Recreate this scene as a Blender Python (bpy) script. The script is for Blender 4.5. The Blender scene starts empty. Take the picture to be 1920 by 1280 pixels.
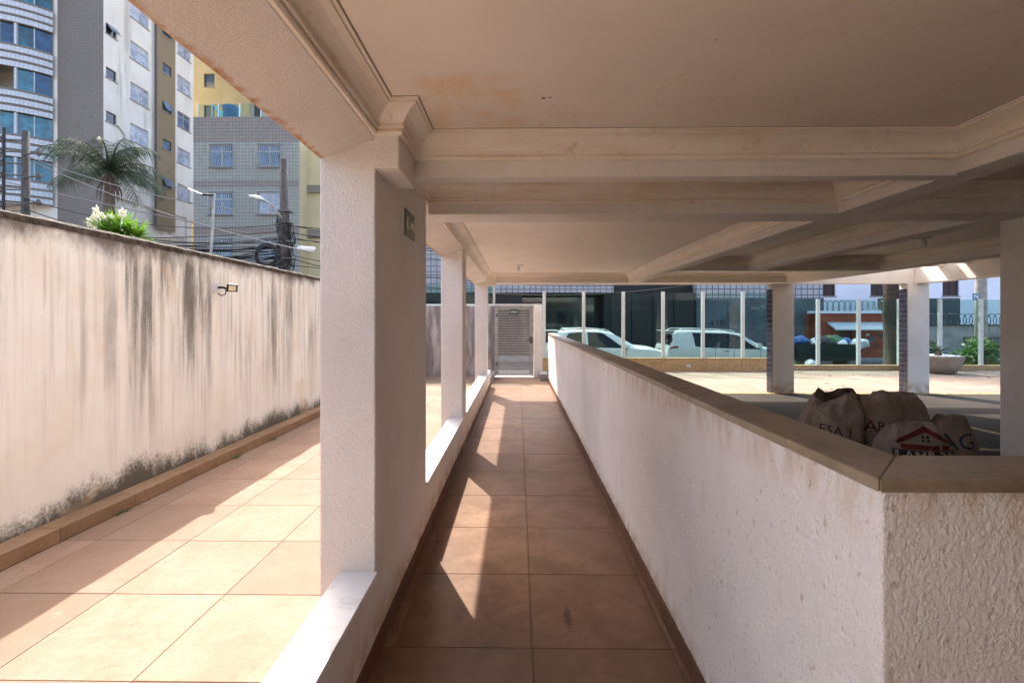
import bpy, bmesh, math, random
from math import radians, sin, cos, pi, sqrt, atan2
from mathutils import Vector, Matrix, noise
from mathutils.bvhtree import BVHTree

random.seed(7)
scene = bpy.context.scene
COL = scene.collection

# ------------------------------------------------------------------ camera, sky, sun, exposure
CAM_H = 1.42
cam_d = bpy.data.cameras.new('camera'); cam = bpy.data.objects.new('camera', cam_d); COL.objects.link(cam)
cam.location = (0, 0, CAM_H); cam.rotation_euler = (radians(90), 0, radians(0.77))
cam_d.sensor_width = 36; cam_d.lens = 890 / 1920 * 36
cam_d.shift_y = -40 / 1920; cam_d.clip_start = 0.05; cam_d.clip_end = 2000
scene.camera = cam

SUN_DIR = Vector((0.378, -0.80, -1.0)).normalized()          # the way the light travels
SUN_EL = math.asin(-SUN_DIR.z); SUN_AZ = atan2(-SUN_DIR.x, -SUN_DIR.y)
world = bpy.data.worlds.new('World'); scene.world = world; world.use_nodes = True
wn = world.node_tree; bg = wn.nodes['Background']
sky = wn.nodes.new('ShaderNodeTexSky'); sky.sky_type = 'NISHITA'; sky.sun_disc = False
sky.sun_elevation = SUN_EL; sky.sun_rotation = SUN_AZ; sky.air_density = 0.85; sky.dust_density = 4.0; sky.ozone_density = 0.4
wn.links.new(sky.outputs[0], bg.inputs[0]); bg.inputs[1].default_value = 0.15
sun_d = bpy.data.lights.new('sun', 'SUN'); sun_d.energy = 2.0; sun_d.angle = radians(0.5); sun_d.color = (1, 0.95, 0.87)
sun = bpy.data.objects.new('sun', sun_d); COL.objects.link(sun)
sun.rotation_euler = SUN_DIR.to_track_quat('-Z', 'Y').to_euler(); sun.location = (-8, 16, 22)

vs = scene.view_settings
vs.view_transform = 'Standard'; vs.look = 'None'; vs.gamma = 1; vs.exposure = 2.34
scene.cycles.max_bounces = 14; scene.cycles.diffuse_bounces = 7; scene.cycles.transparent_max_bounces = 16
scene.cycles.use_denoising = True

# ------------------------------------------------------------------ materials
class NT:
    def __init__(s, name):
        s.m = bpy.data.materials.new(name); s.m.use_nodes = True
        s.t = s.m.node_tree; s.b = s.t.nodes['Principled BSDF']; s.out = s.t.nodes['Material Output']
        s.pos = s.n('ShaderNodeNewGeometry').outputs['Position']
    def n(s, kind, **kw):
        x = s.t.nodes.new(kind)
        for k, v in kw.items(): setattr(x, k, v)
        return x
    def put(s, sock, v):
        if hasattr(v, 'is_output') or hasattr(v, 'links'): s.t.links.new(v, sock)
        elif isinstance(v, (tuple, list)): sock.default_value = tuple(v) + ((1,) if len(v) == 3 and len(sock.default_value) == 4 else ())
        else: sock.default_value = v
    def scale(s, v, vec):
        x = s.n('ShaderNodeVectorMath', operation='MULTIPLY'); s.put(x.inputs[0], v); x.inputs[1].default_value = vec
        return x.outputs[0]
    def noise(s, sc, vec=None, stretch=None, detail=4, rough=.55, dist=0):
        x = s.n('ShaderNodeTexNoise'); x.inputs['Scale'].default_value = sc; x.inputs['Detail'].default_value = detail
        x.inputs['Roughness'].default_value = rough; x.inputs['Distortion'].default_value = dist
        v = vec if vec is not None else s.pos
        if stretch: v = s.scale(v, stretch)
        s.put(x.inputs['Vector'], v); return x.outputs[0]
    def ramp(s, f, a, b, smooth=True):
        x = s.n('ShaderNodeMapRange'); x.interpolation_type = 'SMOOTHSTEP' if smooth else 'LINEAR'
        s.put(x.inputs[0], f); x.inputs[1].default_value = a; x.inputs[2].default_value = b
        return x.outputs[0]
    def math(s, op, a, b=0.0):
        x = s.n('ShaderNodeMath', operation=op); s.put(x.inputs[0], a); s.put(x.inputs[1], b); return x.outputs[0]
    def mix(s, f, a, b):
        x = s.n('ShaderNodeMix', data_type='RGBA'); s.put(x.inputs[0], f); s.put(x.inputs[6], a); s.put(x.inputs[7], b)
        return x.outputs[2]
    def mul(s, a, b, f=1.0):
        x = s.n('ShaderNodeMix', data_type='RGBA', blend_type='MULTIPLY'); s.put(x.inputs[0], f); s.put(x.inputs[6], a); s.put(x.inputs[7], b)
        return x.outputs[2]
    def sep(s):
        x = s.n('ShaderNodeSeparateXYZ'); s.put(x.inputs[0], s.pos); return x.outputs
    def rnd(s): return s.n('ShaderNodeObjectInfo').outputs['Random']
    def bump(s, h, strength=.5, dist=.005, prev=None):
        x = s.n('ShaderNodeBump'); x.inputs['Strength'].default_value = strength; x.inputs['Distance'].default_value = dist
        s.put(x.inputs['Height'], h)
        if prev is not None: s.put(x.inputs['Normal'], prev)
        s.put(s.b.inputs['Normal'], x.outputs[0]); return x.outputs[0]
    def done(s, col=None, rough=.6, spec=.5, metal=0):
        if col is not None: s.put(s.b.inputs['Base Color'], col)
        s.put(s.b.inputs['Roughness'], rough); s.b.inputs['Specular IOR Level'].default_value = spec
        s.b.inputs['Metallic'].default_value = metal
        return s.m

def dark(c, k): return tuple(x * k for x in c)
def simple(name, col, rough=.6, var=.12, vs=6, bump=0, bs=150, bd=.003, spec=.4, metal=0, rndv=0):
    t = NT(name); c = t.mix(t.ramp(t.noise(vs), .3, .7), dark(col, 1 - var), tuple(min(1, x * (1 + var * .5)) for x in col))
    if rndv:
        r = t.n('ShaderNodeMapRange'); t.put(r.inputs[0], t.rnd()); r.inputs[3].default_value = 1 - rndv; r.inputs[4].default_value = 1 + rndv * .3
        cc = t.n('ShaderNodeCombineColor')
        for i in range(3): t.put(cc.inputs[i], r.outputs[0])
        c = t.mul(c, cc.outputs[0])
    if bump: t.bump(t.noise(bs, detail=3), bump, bd)
    return t.done(c, rough, spec, metal)

STUCCO = (.84, .785, .73)
def stucco(name, base=STUCCO, strength=.75, extra=None, scl=1.0):
    t = NT(name)
    c = t.mix(t.ramp(t.noise(1.7, detail=5), .35, .75), base, dark(base, .88))
    c = t.mix(t.math('MULTIPLY', t.ramp(t.noise(7, stretch=(1, 1, .35)), .56, .8), .35), c, (.62, .50, .38))
    pits = t.noise(150 * scl, detail=2, stretch=(1, 1, .75))
    c = t.mix(t.math('MULTIPLY', t.ramp(pits, .40, .24), .35), c, (.48, .36, .26))
    if extra: c = extra(t, c)
    h = t.math('ADD', t.math('MULTIPLY', t.ramp(t.noise(95 * scl, detail=2, rough=.5, stretch=(1, 1, .7), dist=.6), .35, .65), .7), t.math('MULTIPLY', pits, .6))
    t.bump(h, strength, .006)
    return t.done(c, .85, .2)
def foot_rust(t, c):           # rusty splash line just above the skirting
    z = t.sep()[2]
    f = t.math('MULTIPLY', t.ramp(z, .26, .09), t.ramp(t.noise(9), .32, .62))
    return t.mix(t.math('MULTIPLY', f, .75), c, (.50, .33, .20))
def beam_edge(t, c):           # orange algae on the outer drip edge of the side beam
    x = t.sep()[0]
    f = t.ramp(t.math('ADD', x, t.math('MULTIPLY', t.noise(26, detail=5), .075)), -.765, -.805)
    c = t.mix(t.math('MULTIPLY', f, .92), c, (.50, .22, .05))
    return t.mix(t.math('MULTIPLY', t.ramp(t.noise(3.1), .55, .7), .25), c, (.66, .42, .25))
def para_stain(t, c):
    z = t.sep()[2]
    f = t.math('MULTIPLY', t.ramp(z, .94, 1.09), t.ramp(t.noise(16, stretch=(1, 1, .4)), .38, .62))
    c = t.mix(t.math('MULTIPLY', f, .55), c, (.56, .39, .24))
    g = t.math('MULTIPLY', t.ramp(z, .2, .07), t.ramp(t.noise(14), .35, .6))
    c = t.mix(t.math('MULTIPLY', g, .7), c, (.48, .33, .21))
    return t.mix(t.math('MULTIPLY', t.ramp(t.noise(55, detail=2, stretch=(1, 1, .5)), .66, .72), .55), c, (.42, .26, .18))
m_stucco = stucco('stucco_cream', scl=1.4, strength=.6)
m_stucco_low = stucco('stucco_low_wall', extra=foot_rust, scl=1.4, strength=.6)
m_stucco_beam = stucco('stucco_side_beam', extra=beam_edge, scl=1.4, strength=.6)
m_parapet = stucco('stucco_parapet', base=(.86, .80, .735), extra=para_stain, strength=.5, scl=1.3)

ZC_ = 2.30
def ceiling_mat():
    t = NT('ceiling_paint'); x, y, z = t.sep()
    base = (.86, .785, .70)
    c = t.mix(t.ramp(t.noise(2.2, detail=6), .3, .75), base, dark(base, .93))
    def band(v, a, b, w): return t.math('MULTIPLY', t.ramp(v, a - w, a + w), t.ramp(v, b + w, b - w))
    box = t.math('MULTIPLY', band(x, -.38, .02, .05), band(y, 1.70, 2.2, .035))
    nz = t.math('MULTIPLY', t.ramp(t.noise(7, detail=5, rough=.6), .36, .66), t.math('ADD', t.math('MULTIPLY', t.noise(40, detail=5), .8), .2))
    c = t.mix(t.math('MULTIPLY', t.math('MULTIPLY', box, nz), 1.0), c, (.80, .55, .28))
    ring = t.math('MULTIPLY', t.ramp(t.math('ABSOLUTE', t.math('SUBTRACT', t.noise(1.5, detail=6, rough=.6), .56)), .016, .0), .14)
    c = t.mix(ring, c, (.60, .44, .27))
    for hx_, hy_, hr in ((.10, 1.885, .010), (.125, 1.88, .007), (.16, 1.89, .004), (.06, 1.885, .003), (.93, 1.2, .006), (.62, 1.5, .004)):
        dd = t.n('ShaderNodeVectorMath', operation='DISTANCE'); t.put(dd.inputs[0], t.pos); dd.inputs[1].default_value = (hx_, hy_, ZC_)
        c = t.mix(t.ramp(dd.outputs['Value'], hr, hr * .5), c, (.10, .06, .045))
    t.bump(t.noise(5, detail=5), .25, .02)
    return t.done(c, .7, .3)
m_ceiling = ceiling_mat()
def cornice_mat():
    t = NT('cornice_plaster')
    c = t.mix(t.ramp(t.noise(3, detail=6, stretch=(1, 1, 6)), .38, .78), (.85, .78, .69), (.76, .64, .50))
    c = t.mix(t.math('MULTIPLY', t.ramp(t.noise(14, detail=5), .60, .78), .6), c, (.55, .36, .17))
    t.bump(t.noise(120, detail=2), .1, .002)
    return t.done(c, .7, .3)
m_cornice = cornice_mat()
m_seam = simple('cornice_joint_grime', (.26, .19, .125), .9, var=.6, vs=2.5)

def boundary_mat():
    t = NT('weathered_wall'); x, y, z = t.sep()
    base = (.82, .825, .81)
    c = t.mix(t.ramp(t.noise(2.4, detail=5), .38, .75), base, (.77, .74, .69))
    # long run-off streaks that start below the cap
    s1 = t.ramp(t.noise(2.3, stretch=(1, 1, .09), detail=7, rough=.7), .49, .64)
    s2 = t.ramp(t.noise(8, stretch=(1, 1, .045), detail=6, rough=.66), .49, .64)
    s3 = t.ramp(t.noise(19, stretch=(1, 1, .03), detail=5, rough=.65), .47, .66)
    ln = t.noise(1.9, stretch=(1, 1, 0), detail=4, rough=.6)
    fall = t.ramp(t.math('SUBTRACT', z, t.math('MULTIPLY', ln, 2.0)), -.95, .80)
    far = t.ramp(y, 2.5, 6.5)                                    # the far end is the more streaked one
    topclean = t.ramp(t.math('ADD', z, t.math('MULTIPLY', t.noise(2.6, stretch=(1, 1, .6), detail=5), .62)), 2.44, 2.20)
    grain = t.ramp(t.noise(90, detail=5, rough=.75), .25, .70)
    st = t.math('MAXIMUM', s1, t.math('MULTIPLY', s2, .95))
    st = t.math('MAXIMUM', st, t.math('MULTIPLY', t.math('MULTIPLY', s3, t.math('ADD', t.math('MULTIPLY', far, .55), .45)), .85))
    st = t.math('MULTIPLY', t.math('MULTIPLY', st, fall), topclean)
    blotch = t.ramp(t.noise(1.0, stretch=(1, 1, .45), detail=5, rough=.6), .36, .60)
    st = t.math('MULTIPLY', st, t.math('ADD', t.math('MULTIPLY', blotch, .75), .25))
    st = t.math('MULTIPLY', st, t.math('ADD', t.math('MULTIPLY', grain, .5), .5))
    c = t.mix(t.math('MINIMUM', t.math('MULTIPLY', st, 1.2), .93), c, (.085, .072, .062))
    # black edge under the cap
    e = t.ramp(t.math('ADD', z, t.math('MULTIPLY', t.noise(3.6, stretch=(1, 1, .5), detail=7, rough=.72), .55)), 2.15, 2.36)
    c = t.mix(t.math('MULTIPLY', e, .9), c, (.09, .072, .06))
    # mould rising from the kerb, ragged and speckled
    mz = t.math('SUBTRACT', z, t.math('MULTIPLY', t.noise(1.7, stretch=(1, 1, .5), detail=8, rough=.75), .68))
    m = t.ramp(t.math('ADD', mz, t.math('MULTIPLY', t.noise(40, detail=4, rough=.8), .30)), .10, -.10)
    c = t.mix(t.math('MULTIPLY', m, .92), c, (.07, .06, .042))
    rust = t.math('MULTIPLY', t.ramp(t.noise(2.1, stretch=(1, 1, .8), detail=3), .62, .72), .3)
    c = t.mix(rust, c, (.66, .50, .32))
    t.bump(t.noise(110, detail=3), .55, .005)
    return t.done(c, .9, .15)
m_boundary = boundary_mat()
def rear_wall_mat():
    t = NT('weathered_rear_wall')
    c = t.mix(t.ramp(t.noise(5, stretch=(1, 1, .2), detail=6), .36, .6), (.50, .45, .42), (.22, .18, .17))
    t.bump(t.noise(90), .5, .004); return t.done(c, .9, .15)
m_rear = rear_wall_mat()
m_cap = simple('wall_cap_cement', (.075, .063, .054), .95, var=.75, vs=18, bump=.8, bs=60, bd=.01)

def tile_mat(name, col, dk, rough=.42, grime=.35, spot=False, spec=.12):
    t = NT(name); off = t.n('ShaderNodeVectorMath', operation='MULTIPLY_ADD')
    cx = t.n('ShaderNodeCombineXYZ'); r = t.rnd()
    for i in range(3): t.put(cx.inputs[i], r)
    t.put(off.inputs[0], cx.outputs[0]); off.inputs[1].default_value = (37, 53, 0); t.put(off.inputs[2], t.pos)
    v = off.outputs[0]
    c = t.mix(t.ramp(t.noise(3.2, v, detail=7, rough=.68, dist=.4), .32, .68), col, dk)
    c = t.mix(t.math('MULTIPLY', t.ramp(t.noise(22, v, detail=6, rough=.75), .46, .70), .5), c, dark(dk, .7))
    c = t.mix(t.math('MULTIPLY', r, .6), c, dark(col, .6))
    c = t.mix(t.math('MULTIPLY', t.ramp(t.noise(.9, detail=5), .45, .72), grime), c, (.20, .14, .10))
    c = t.mix(t.math('MULTIPLY', t.ramp(t.noise(120, v, detail=3), .60, .68), .35), c, dark(dk, .45))
    c = t.mix(t.math('MULTIPLY', t.ramp(t.noise(6, detail=6, rough=.7), .60, .74), .3), c, tuple(min(1, q * 1.5) for q in col))
    if spot:                                                     # spilled dark stain
        px_, py_, _ = t.sep()
        dx = t.math('MULTIPLY', t.math('SUBTRACT', px_, .235), 38.0); dy = t.math('MULTIPLY', t.math('SUBTRACT', py_, 2.27), 9.0)
        rr_ = t.math('ADD', t.math('ADD', t.math('MULTIPLY', dx, dx), t.math('MULTIPLY', dy, dy)), t.math('MULTIPLY', t.noise(60, detail=4), 2.4))
        c = t.mix(t.math('MULTIPLY', t.ramp(rr_, 2.1, 1.0), .7), c, (.025, .018, .014))
    t.bump(t.noise(45, v, detail=4), .12, .003)
    rr = t.n('ShaderNodeMapRange'); t.put(rr.inputs[0], t.noise(5, detail=4)); rr.inputs[3].default_value = rough - .1; rr.inputs[4].default_value = rough + .2
    return t.done(c, rr.outputs[0], spec)
m_tile = tile_mat('terracotta_tile', (.29, .172, .112), (.175, .098, .062), grime=.55, spot=True)
m_tile_yard = tile_mat('yard_tile', (.335, .232, .175), (.285, .185, .132), rough=.75, grime=.3)
m_tile_park = tile_mat('forecourt_tile', (.31, .235, .18), (.265, .195, .145), rough=.8, grime=.15)
m_kerbtile = tile_mat('kerb_tile', (.36, .235, .15), (.25, .155, .09), rough=.5)
m_skirt = tile_mat('skirting_tile', (.20, .11, .07), (.14, .075, .048), rough=.45)
m_grout = simple('grout', (.20, .14, .105), .9)
m_grout_dark = simple('grout_yard', (.12, .08, .055), .9, var=.5, vs=3)
def marble_mat():
    t = NT('white_marble'); c = t.mix(t.ramp(t.noise(7, detail=7, rough=.65, dist=1.2), .45, .72), (.78, .77, .74), (.58, .57, .54))
    return t.done(c, .35, .5)
m_marble = marble_mat()
def slate_mat():
    t = NT('coping_slate'); c = t.mix(t.ramp(t.noise(4, stretch=(1, .5, 1), detail=7, rough=.65), .35, .68), (.31, .235, .15), (.17, .12, .07))
    c = t.mix(t.math('MULTIPLY', t.ramp(t.noise(2.6, detail=6, rough=.7), .48, .62), .7), c, (.36, .29, .22))
    c = t.mix(t.math('MULTIPLY', t.ramp(t.noise(24, detail=5), .55, .7), .45), c, (.09, .065, .04))
    t.bump(t.noise(18, detail=6, rough=.7), .45, .006); return t.done(c, .34, .5)
m_slate = slate_mat()
def stoneclad_mat():
    t = NT('brown_sandstone'); c = t.mix(t.ramp(t.noise(9, stretch=(1, 1, 1.6), detail=7, rough=.7, dist=1.5), .35, .65), (.40, .27, .14), (.26, .155, .07))
    t.bump(t.noise(30, detail=5), .5, .006); return t.done(c, .7, .3)
m_stoneclad = stoneclad_mat()
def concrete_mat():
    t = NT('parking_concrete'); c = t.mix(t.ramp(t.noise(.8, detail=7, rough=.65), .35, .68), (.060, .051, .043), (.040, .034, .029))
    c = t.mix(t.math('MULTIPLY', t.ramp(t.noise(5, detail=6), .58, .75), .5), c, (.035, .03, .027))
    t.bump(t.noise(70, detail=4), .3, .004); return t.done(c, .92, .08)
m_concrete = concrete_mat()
m_yellow = simple('worn_yellow_paint', (.34, .24, .075), .8, var=.6, vs=9)
m_asphalt = simple('asphalt', (.055, .053, .052), .85, var=.25, vs=3, bump=.5, bs=80)
m_pave = simple('pavement_cement', (.30, .28, .26), .85, var=.2, vs=2)
m_ground = simple('earth', (.16, .12, .085), .95, var=.3, vs=.4)
m_white_metal = simple('white_metal', (.42, .43, .42), .4, var=.04)
m_alu = simple('brushed_aluminium', (.62, .62, .60), .35, var=.1, vs=20, metal=.6)
m_gate = simple('gate_painted_metal', (.36, .33, .30), .42, var=.15, vs=12)
m_steel = simple('dark_steel', (.12, .11, .10), .45, metal=.5)
m_black = simple('black_plastic', (.012, .012, .013), .45)
m_rubber = simple('rubber_cable', (.014, .014, .015), .6)
m_cable_grey = simple('aged_cable', (.16, .155, .15), .6)
m_porcelain = simple('porcelain', (.78, .75, .70), .3, var=.04)
m_tiledark = simple('dark_blue_tile', (.030, .030, .048), .18, var=.2, spec=.6, rndv=.25)
m_tilejoint = simple('tile_joint', (.42, .40, .38), .8)
m_pole = simple('pole_concrete', (.30, .285, .265), .9, var=.25, vs=5, bump=.4, bs=40)
m_poledark = simple('pole_wood', (.085, .072, .062), .9, var=.3, vs=7)

def glass_mat(name, tint, gloss=.04):
    t = NT(name); t.t.nodes.remove(t.b)
    tr = t.n('ShaderNodeBsdfTransparent'); tr.inputs[0].default_value = (*tint, 1)
    gl = t.n('ShaderNodeBsdfGlossy'); gl.inputs[0].default_value = (1, 1, 1, 1); gl.inputs['Roughness'].default_value = gloss
    lw = t.n('ShaderNodeLayerWeight'); lw.inputs[0].default_value = .5
    fr = t.math('ADD', t.math('MULTIPLY', t.math('POWER', lw.outputs['Facing'], 5.0), .9), .010)
    mx = t.n('ShaderNodeMixShader'); t.put(mx.inputs[0], fr); t.put(mx.inputs[1], tr.outputs[0]); t.put(mx.inputs[2], gl.outputs[0])
    t.put(t.out.inputs[0], mx.outputs[0]); return t.m
m_glass = glass_mat('green_float_glass', (.72, .845, .825), .0)
m_glass_clear = glass_mat('balcony_glass', (.80, .90, .90), .0)
m_winglass = simple('window_glass', (.10, .16, .24), .08, var=.5, vs=1.2, spec=.8)
m_winglass_d = simple('window_glass_dark', (.025, .03, .035), .08, var=.3, vs=1.2, spec=.7)
m_curtain = simple('pale_curtain', (.46, .49, .57), .25, var=.35, vs=3, rndv=.3, spec=.6)
m_tealcurt = simple('teal_glass_curtain', (.03, .15, .20), .12, var=.6, vs=2.2, rndv=.5, spec=.7)
m_blueglass = simple('blue_glass', (.02, .085, .20), .1, var=.6, vs=2, rndv=.4, spec=.7)
def smalltile(name, col, joint, size, axis):
    t = NT(name); b = t.n('ShaderNodeTexBrick'); b.offset = 0; b.squash = 1
    x, y, z = t.sep(); cv = t.n('ShaderNodeCombineXYZ'); t.put(cv.inputs[0], (x, y)[axis]); t.put(cv.inputs[1], z)
    t.put(b.inputs['Vector'], cv.outputs[0]); b.inputs['Scale'].default_value = 1
    b.inputs['Brick Width'].default_value = size; b.inputs['Row Height'].default_value = size; b.inputs['Mortar Size'].default_value = size * .09
    b.inputs['Color1'].default_value = (*col, 1); b.inputs['Color2'].default_value = (*dark(col, .86), 1); b.inputs['Mortar'].default_value = (*joint, 1)
    c = t.mix(t.math('MULTIPLY', t.ramp(t.noise(.35, detail=4), .4, .7), .35), b.outputs[0], dark(col, .7))
    t.bump(b.outputs[1], -.3, .006); return t.done(c, .5, .4)
m_tower_tile = smalltile('tower_brown_tile', (.215, .178, .142), (.135, .112, .09), .16, 0)
m_tower_tile_s = smalltile('tower_brown_tile_side', (.32, .23, .125), (.20, .15, .09), .16, 1)
m_tower_white = smalltile('tower_white_tile', (.62, .64, .66), (.40, .42, .44), .16, 0)
def tower_mat():
    t = NT('tower_cream_render'); c = t.mix(t.ramp(t.noise(.5, detail=4), .35, .7), (.80, .745, .65), (.71, .645, .545))
    c = t.mix(t.math('MULTIPLY', t.ramp(t.noise(1.6, stretch=(1, 1, .08), detail=6, rough=.65), .52, .70), .45), c, (.26, .22, .18)); return t.done(c, .85, .2)
m_tower_cream = tower_mat()
m_b2_tile = smalltile('grey_green_tile', (.33, .325, .27), (.17, .165, .14), .20, 0)
m_b2_band = smalltile('brown_band_tile', (.27, .225, .185), (.15, .125, .10), .20, 0)
m_b2_yellow = simple('pale_yellow_render', (.58, .49, .29), .85, var=.1, vs=.6)
m_b3_yellow = simple('ochre_render', (.40, .32, .165), .85, var=.15, vs=.5)
m_b3_tan = simple('tan_render', (.52, .42, .33), .85, var=.1, vs=.5)
m_fac_tile = smalltile('facade_pale_tile', (.36, .36, .38), (.08, .085, .10), .30, 0)
m_fac_dark = simple('facade_dark_paint', (.008, .009, .011), .6, var=.25, vs=.8)
m_fac_teal = simple('facade_grey_render', (.08, .102, .116), .85, var=.35, vs=.9)
m_fac_white = simple('facade_white_render', (.74, .75, .80), .85, var=.07, vs=.6)
m_orange = simple('orange_render', (.30, .065, .03), .85, var=.25, vs=1.2)
m_rough_cement = simple('rough_cement', (.30, .27, .255), .95, var=.3, vs=2, bump=.8, bs=14, bd=.03)
m_brownshut = simple('brown_shutter', (.045, .022, .022), .6, var=.2, vs=3)
m_awning = simple('awning_sheet', (.55, .57, .58), .5)
m_tank = simple('blue_tank', (.05, .13, .22), .4)
m_bark = simple('bark', (.06, .045, .035), .95, var=.4, vs=12, bump=.8, bs=30, bd=.02)
m_trunk_palm = simple('palm_bark', (.16, .11, .08), .95, var=.4, vs=9, bump=.7, bs=20, bd=.02)
def leaf_mat(name, col, rough=.5, trans=.35):
    t = NT(name)
    c = t.mix(t.ramp(t.noise(3.5, detail=3), .3, .7), dark(col, .6), tuple(x * 1.25 for x in col))
    t.put(t.b.inputs['Base Color'], c); t.b.inputs['Roughness'].default_value = rough
    tl = t.n('ShaderNodeBsdfTranslucent'); t.put(tl.inputs[0], c)
    mx = t.n('ShaderNodeMixShader'); mx.inputs[0].default_value = trans
    t.put(mx.inputs[1], t.b.outputs[0]); t.put(mx.inputs[2], tl.outputs[0]); t.put(t.out.inputs[0], mx.outputs[0]); return t.m
m_palmleaf = leaf_mat('palm_leaf', (.06, .092, .036), .5, .3)
m_yucca = leaf_mat('yucca_leaf', (.12, .25, .025), .45, .5)
m_shrub = leaf_mat('shrub_leaf', (.055, .13, .022), .5, .35)
m_treeleaf = leaf_mat('tree_leaf', (.045, .085, .025), .5, .35)
m_cycas = leaf_mat('cycad_leaf', (.035, .075, .02), .45, .25)
m_flower = simple('cream_flower', (.80, .77, .60), .7, var=.1)
m_bowl = simple('planter_cement', (.22, .18, .14), .85, var=.2, vs=4, bump=.3, bs=60)
m_pebble = simple('white_pebble', (.78, .77, .75), .7, rndv=.2)
def paint_mat(name, col):
    t = NT(name); t.b.inputs['Coat Weight'].default_value = .6; t.b.inputs['Coat Roughness'].default_value = .05
    return t.done(col, .35, .5)
m_carwhite = paint_mat('car_paint_white', (.52, .52, .52))
m_carsilver = paint_mat('car_paint_pale_silver', (.38, .40, .40))
m_carglass = simple('car_glass', (.008, .010, .011), .06, spec=.3)
m_lampred = simple('tail_lamp_red', (.16, .012, .012), .15, spec=.6)
m_lampclear = simple('lamp_clear', (.45, .47, .48), .12, spec=.7)
m_tyre = simple('tyre', (.018, .018, .018), .85)
m_rim = simple('rim', (.35, .35, .36), .3, metal=.7)
def sack_mat():
    t = NT('woven_sack'); c = t.mix(t.ramp(t.noise(6, detail=6, rough=.65), .35, .7), (.46, .37, .305), (.33, .26, .205))
    c = t.mix(t.math('MULTIPLY', t.ramp(t.noise(2.2), .5, .72), .45), c, (.22, .155, .11))
    b1 = t.bump(t.noise(13, detail=4, rough=.6, dist=1.5), .7, .03); t.bump(t.noise(70, detail=4, rough=.7), .35, .008, b1); return t.done(c, .6, .3)
m_sack = sack_mat()
m_sack_dark = simple('brown_sack', (.10, .062, .045), .7, var=.3, vs=7, bump=.5, bs=40, bd=.01)
m_ink_red = simple('ink_red', (.17, .028, .018), .6, var=.5, vs=18); m_ink_dark = simple('ink_black', (.05, .04, .04), .6, var=.5, vs=18)
m_ink_blue = simple('ink_blue', (.03, .06, .14), .6, var=.5, vs=18); m_ink_white = simple('ink_white', (.62, .58, .54), .6)
m_signgreen = simple('exit_green', (.018, .065, .03), .35); m_signink = simple('sign_ink', (.70, .66, .34), .4)
m_signdark = simple('gate_sign_green', (.035, .06, .05), .4); m_signwhite = simple('sign_white', (.82, .84, .82), .4)
m_led = simple('led_panel', (.72, .66, .50), .3)
m_trash = [simple('trash_' + n, c, .35, var=.3, vs=6, bump=.6, bs=25, bd=.02) for n, c in (('black', (.02, .02, .022)), ('blue', (.03, .12, .36)), ('white', (.66, .67, .68)), ('green', (.05, .16, .04)))]
m_bin = simple('container_green', (.012, .03, .025), .5)

# ------------------------------------------------------------------ mesh helpers
def obj(name, bm, mat, parent=None, smooth=False):
    me = bpy.data.meshes.new(name)
    bmesh.ops.recalc_face_normals(bm, faces=bm.faces[:])
    bm.to_mesh(me); bm.free()
    me.materials.append(mat)
    if smooth:
        for p in me.polygons: p.use_smooth = True
    return link(name, me, parent)
def link(name, me, parent=None):
    o = bpy.data.objects.new(name, me); COL.objects.link(o)
    if parent is not None:
        o.parent = parent; o.matrix_parent_inverse = parent_world(parent).inverted()
    return o
def parent_world(p):
    m = p.matrix_basis.copy()
    q = p
    while q.parent is not None:
        m = q.parent.matrix_basis @ q.matrix_parent_inverse @ m if False else (parent_world(q.parent) @ q.matrix_parent_inverse @ q.matrix_basis); break
    return m
def thing(name, label, cat, loc=(0, 0, 0), group=None):
    o = bpy.data.objects.new(name, None); COL.objects.link(o); o.location = loc; o.empty_display_size = .2
    return tag(o, label, cat, group)
def tag(o, label, cat, group=None):
    o['label'] = label; o['category'] = cat
    if group: o['group'] = group
    return o
def struct(o): o['kind'] = 'structure'; return o
def B(bm, x0, x1, y0, y1, z0, z1, bev=0):
    vs = [bm.verts.new(p) for p in ((x0, y0, z0), (x1, y0, z0), (x1, y1, z0), (x0, y1, z0), (x0, y0, z1), (x1, y0, z1), (x1, y1, z1), (x0, y1, z1))]
    fs = [bm.faces.new([vs[i] for i in f]) for f in ((3, 2, 1, 0), (4, 5, 6, 7), (0, 1, 5, 4), (1, 2, 6, 5), (2, 3, 7, 6), (3, 0, 4, 7))]
    if bev:
        es = list({e for f in fs for e in f.edges})
        bmesh.ops.bevel(bm, geom=es, offset=bev, segments=2, profile=.5, affect='EDGES')
def box(name, x0, x1, y0, y1, z0, z1, mat, parent=None, bev=0):
    bm = bmesh.new(); B(bm, x0, x1, y0, y1, z0, z1, bev); return obj(name, bm, mat, parent)
def tube(bm, pts, rads, n=6, cap=True):
    pts = [Vector(p) for p in pts]
    if not hasattr(rads, '__len__'): rads = [rads] * len(pts)
    rings = []; up = Vector((0, 0, 1))
    for i, p in enumerate(pts):
        d = (pts[min(i + 1, len(pts) - 1)] - pts[max(i - 1, 0)]).normalized()
        a = d.cross(up)
        if a.length < 1e-3: a = d.cross(Vector((1, 0, 0)))
        a.normalize(); b = d.cross(a).normalized()
        rings.append([bm.verts.new(p + (a * cos(2 * pi * k / n) + b * sin(2 * pi * k / n)) * rads[i]) for k in range(n)])
    for r, s in zip(rings, rings[1:]):
        for k in range(n): bm.faces.new((r[k], r[(k + 1) % n], s[(k + 1) % n], s[k]))
    if cap and n > 2: bm.faces.new(rings[0][::-1]); bm.faces.new(rings[-1])
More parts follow.
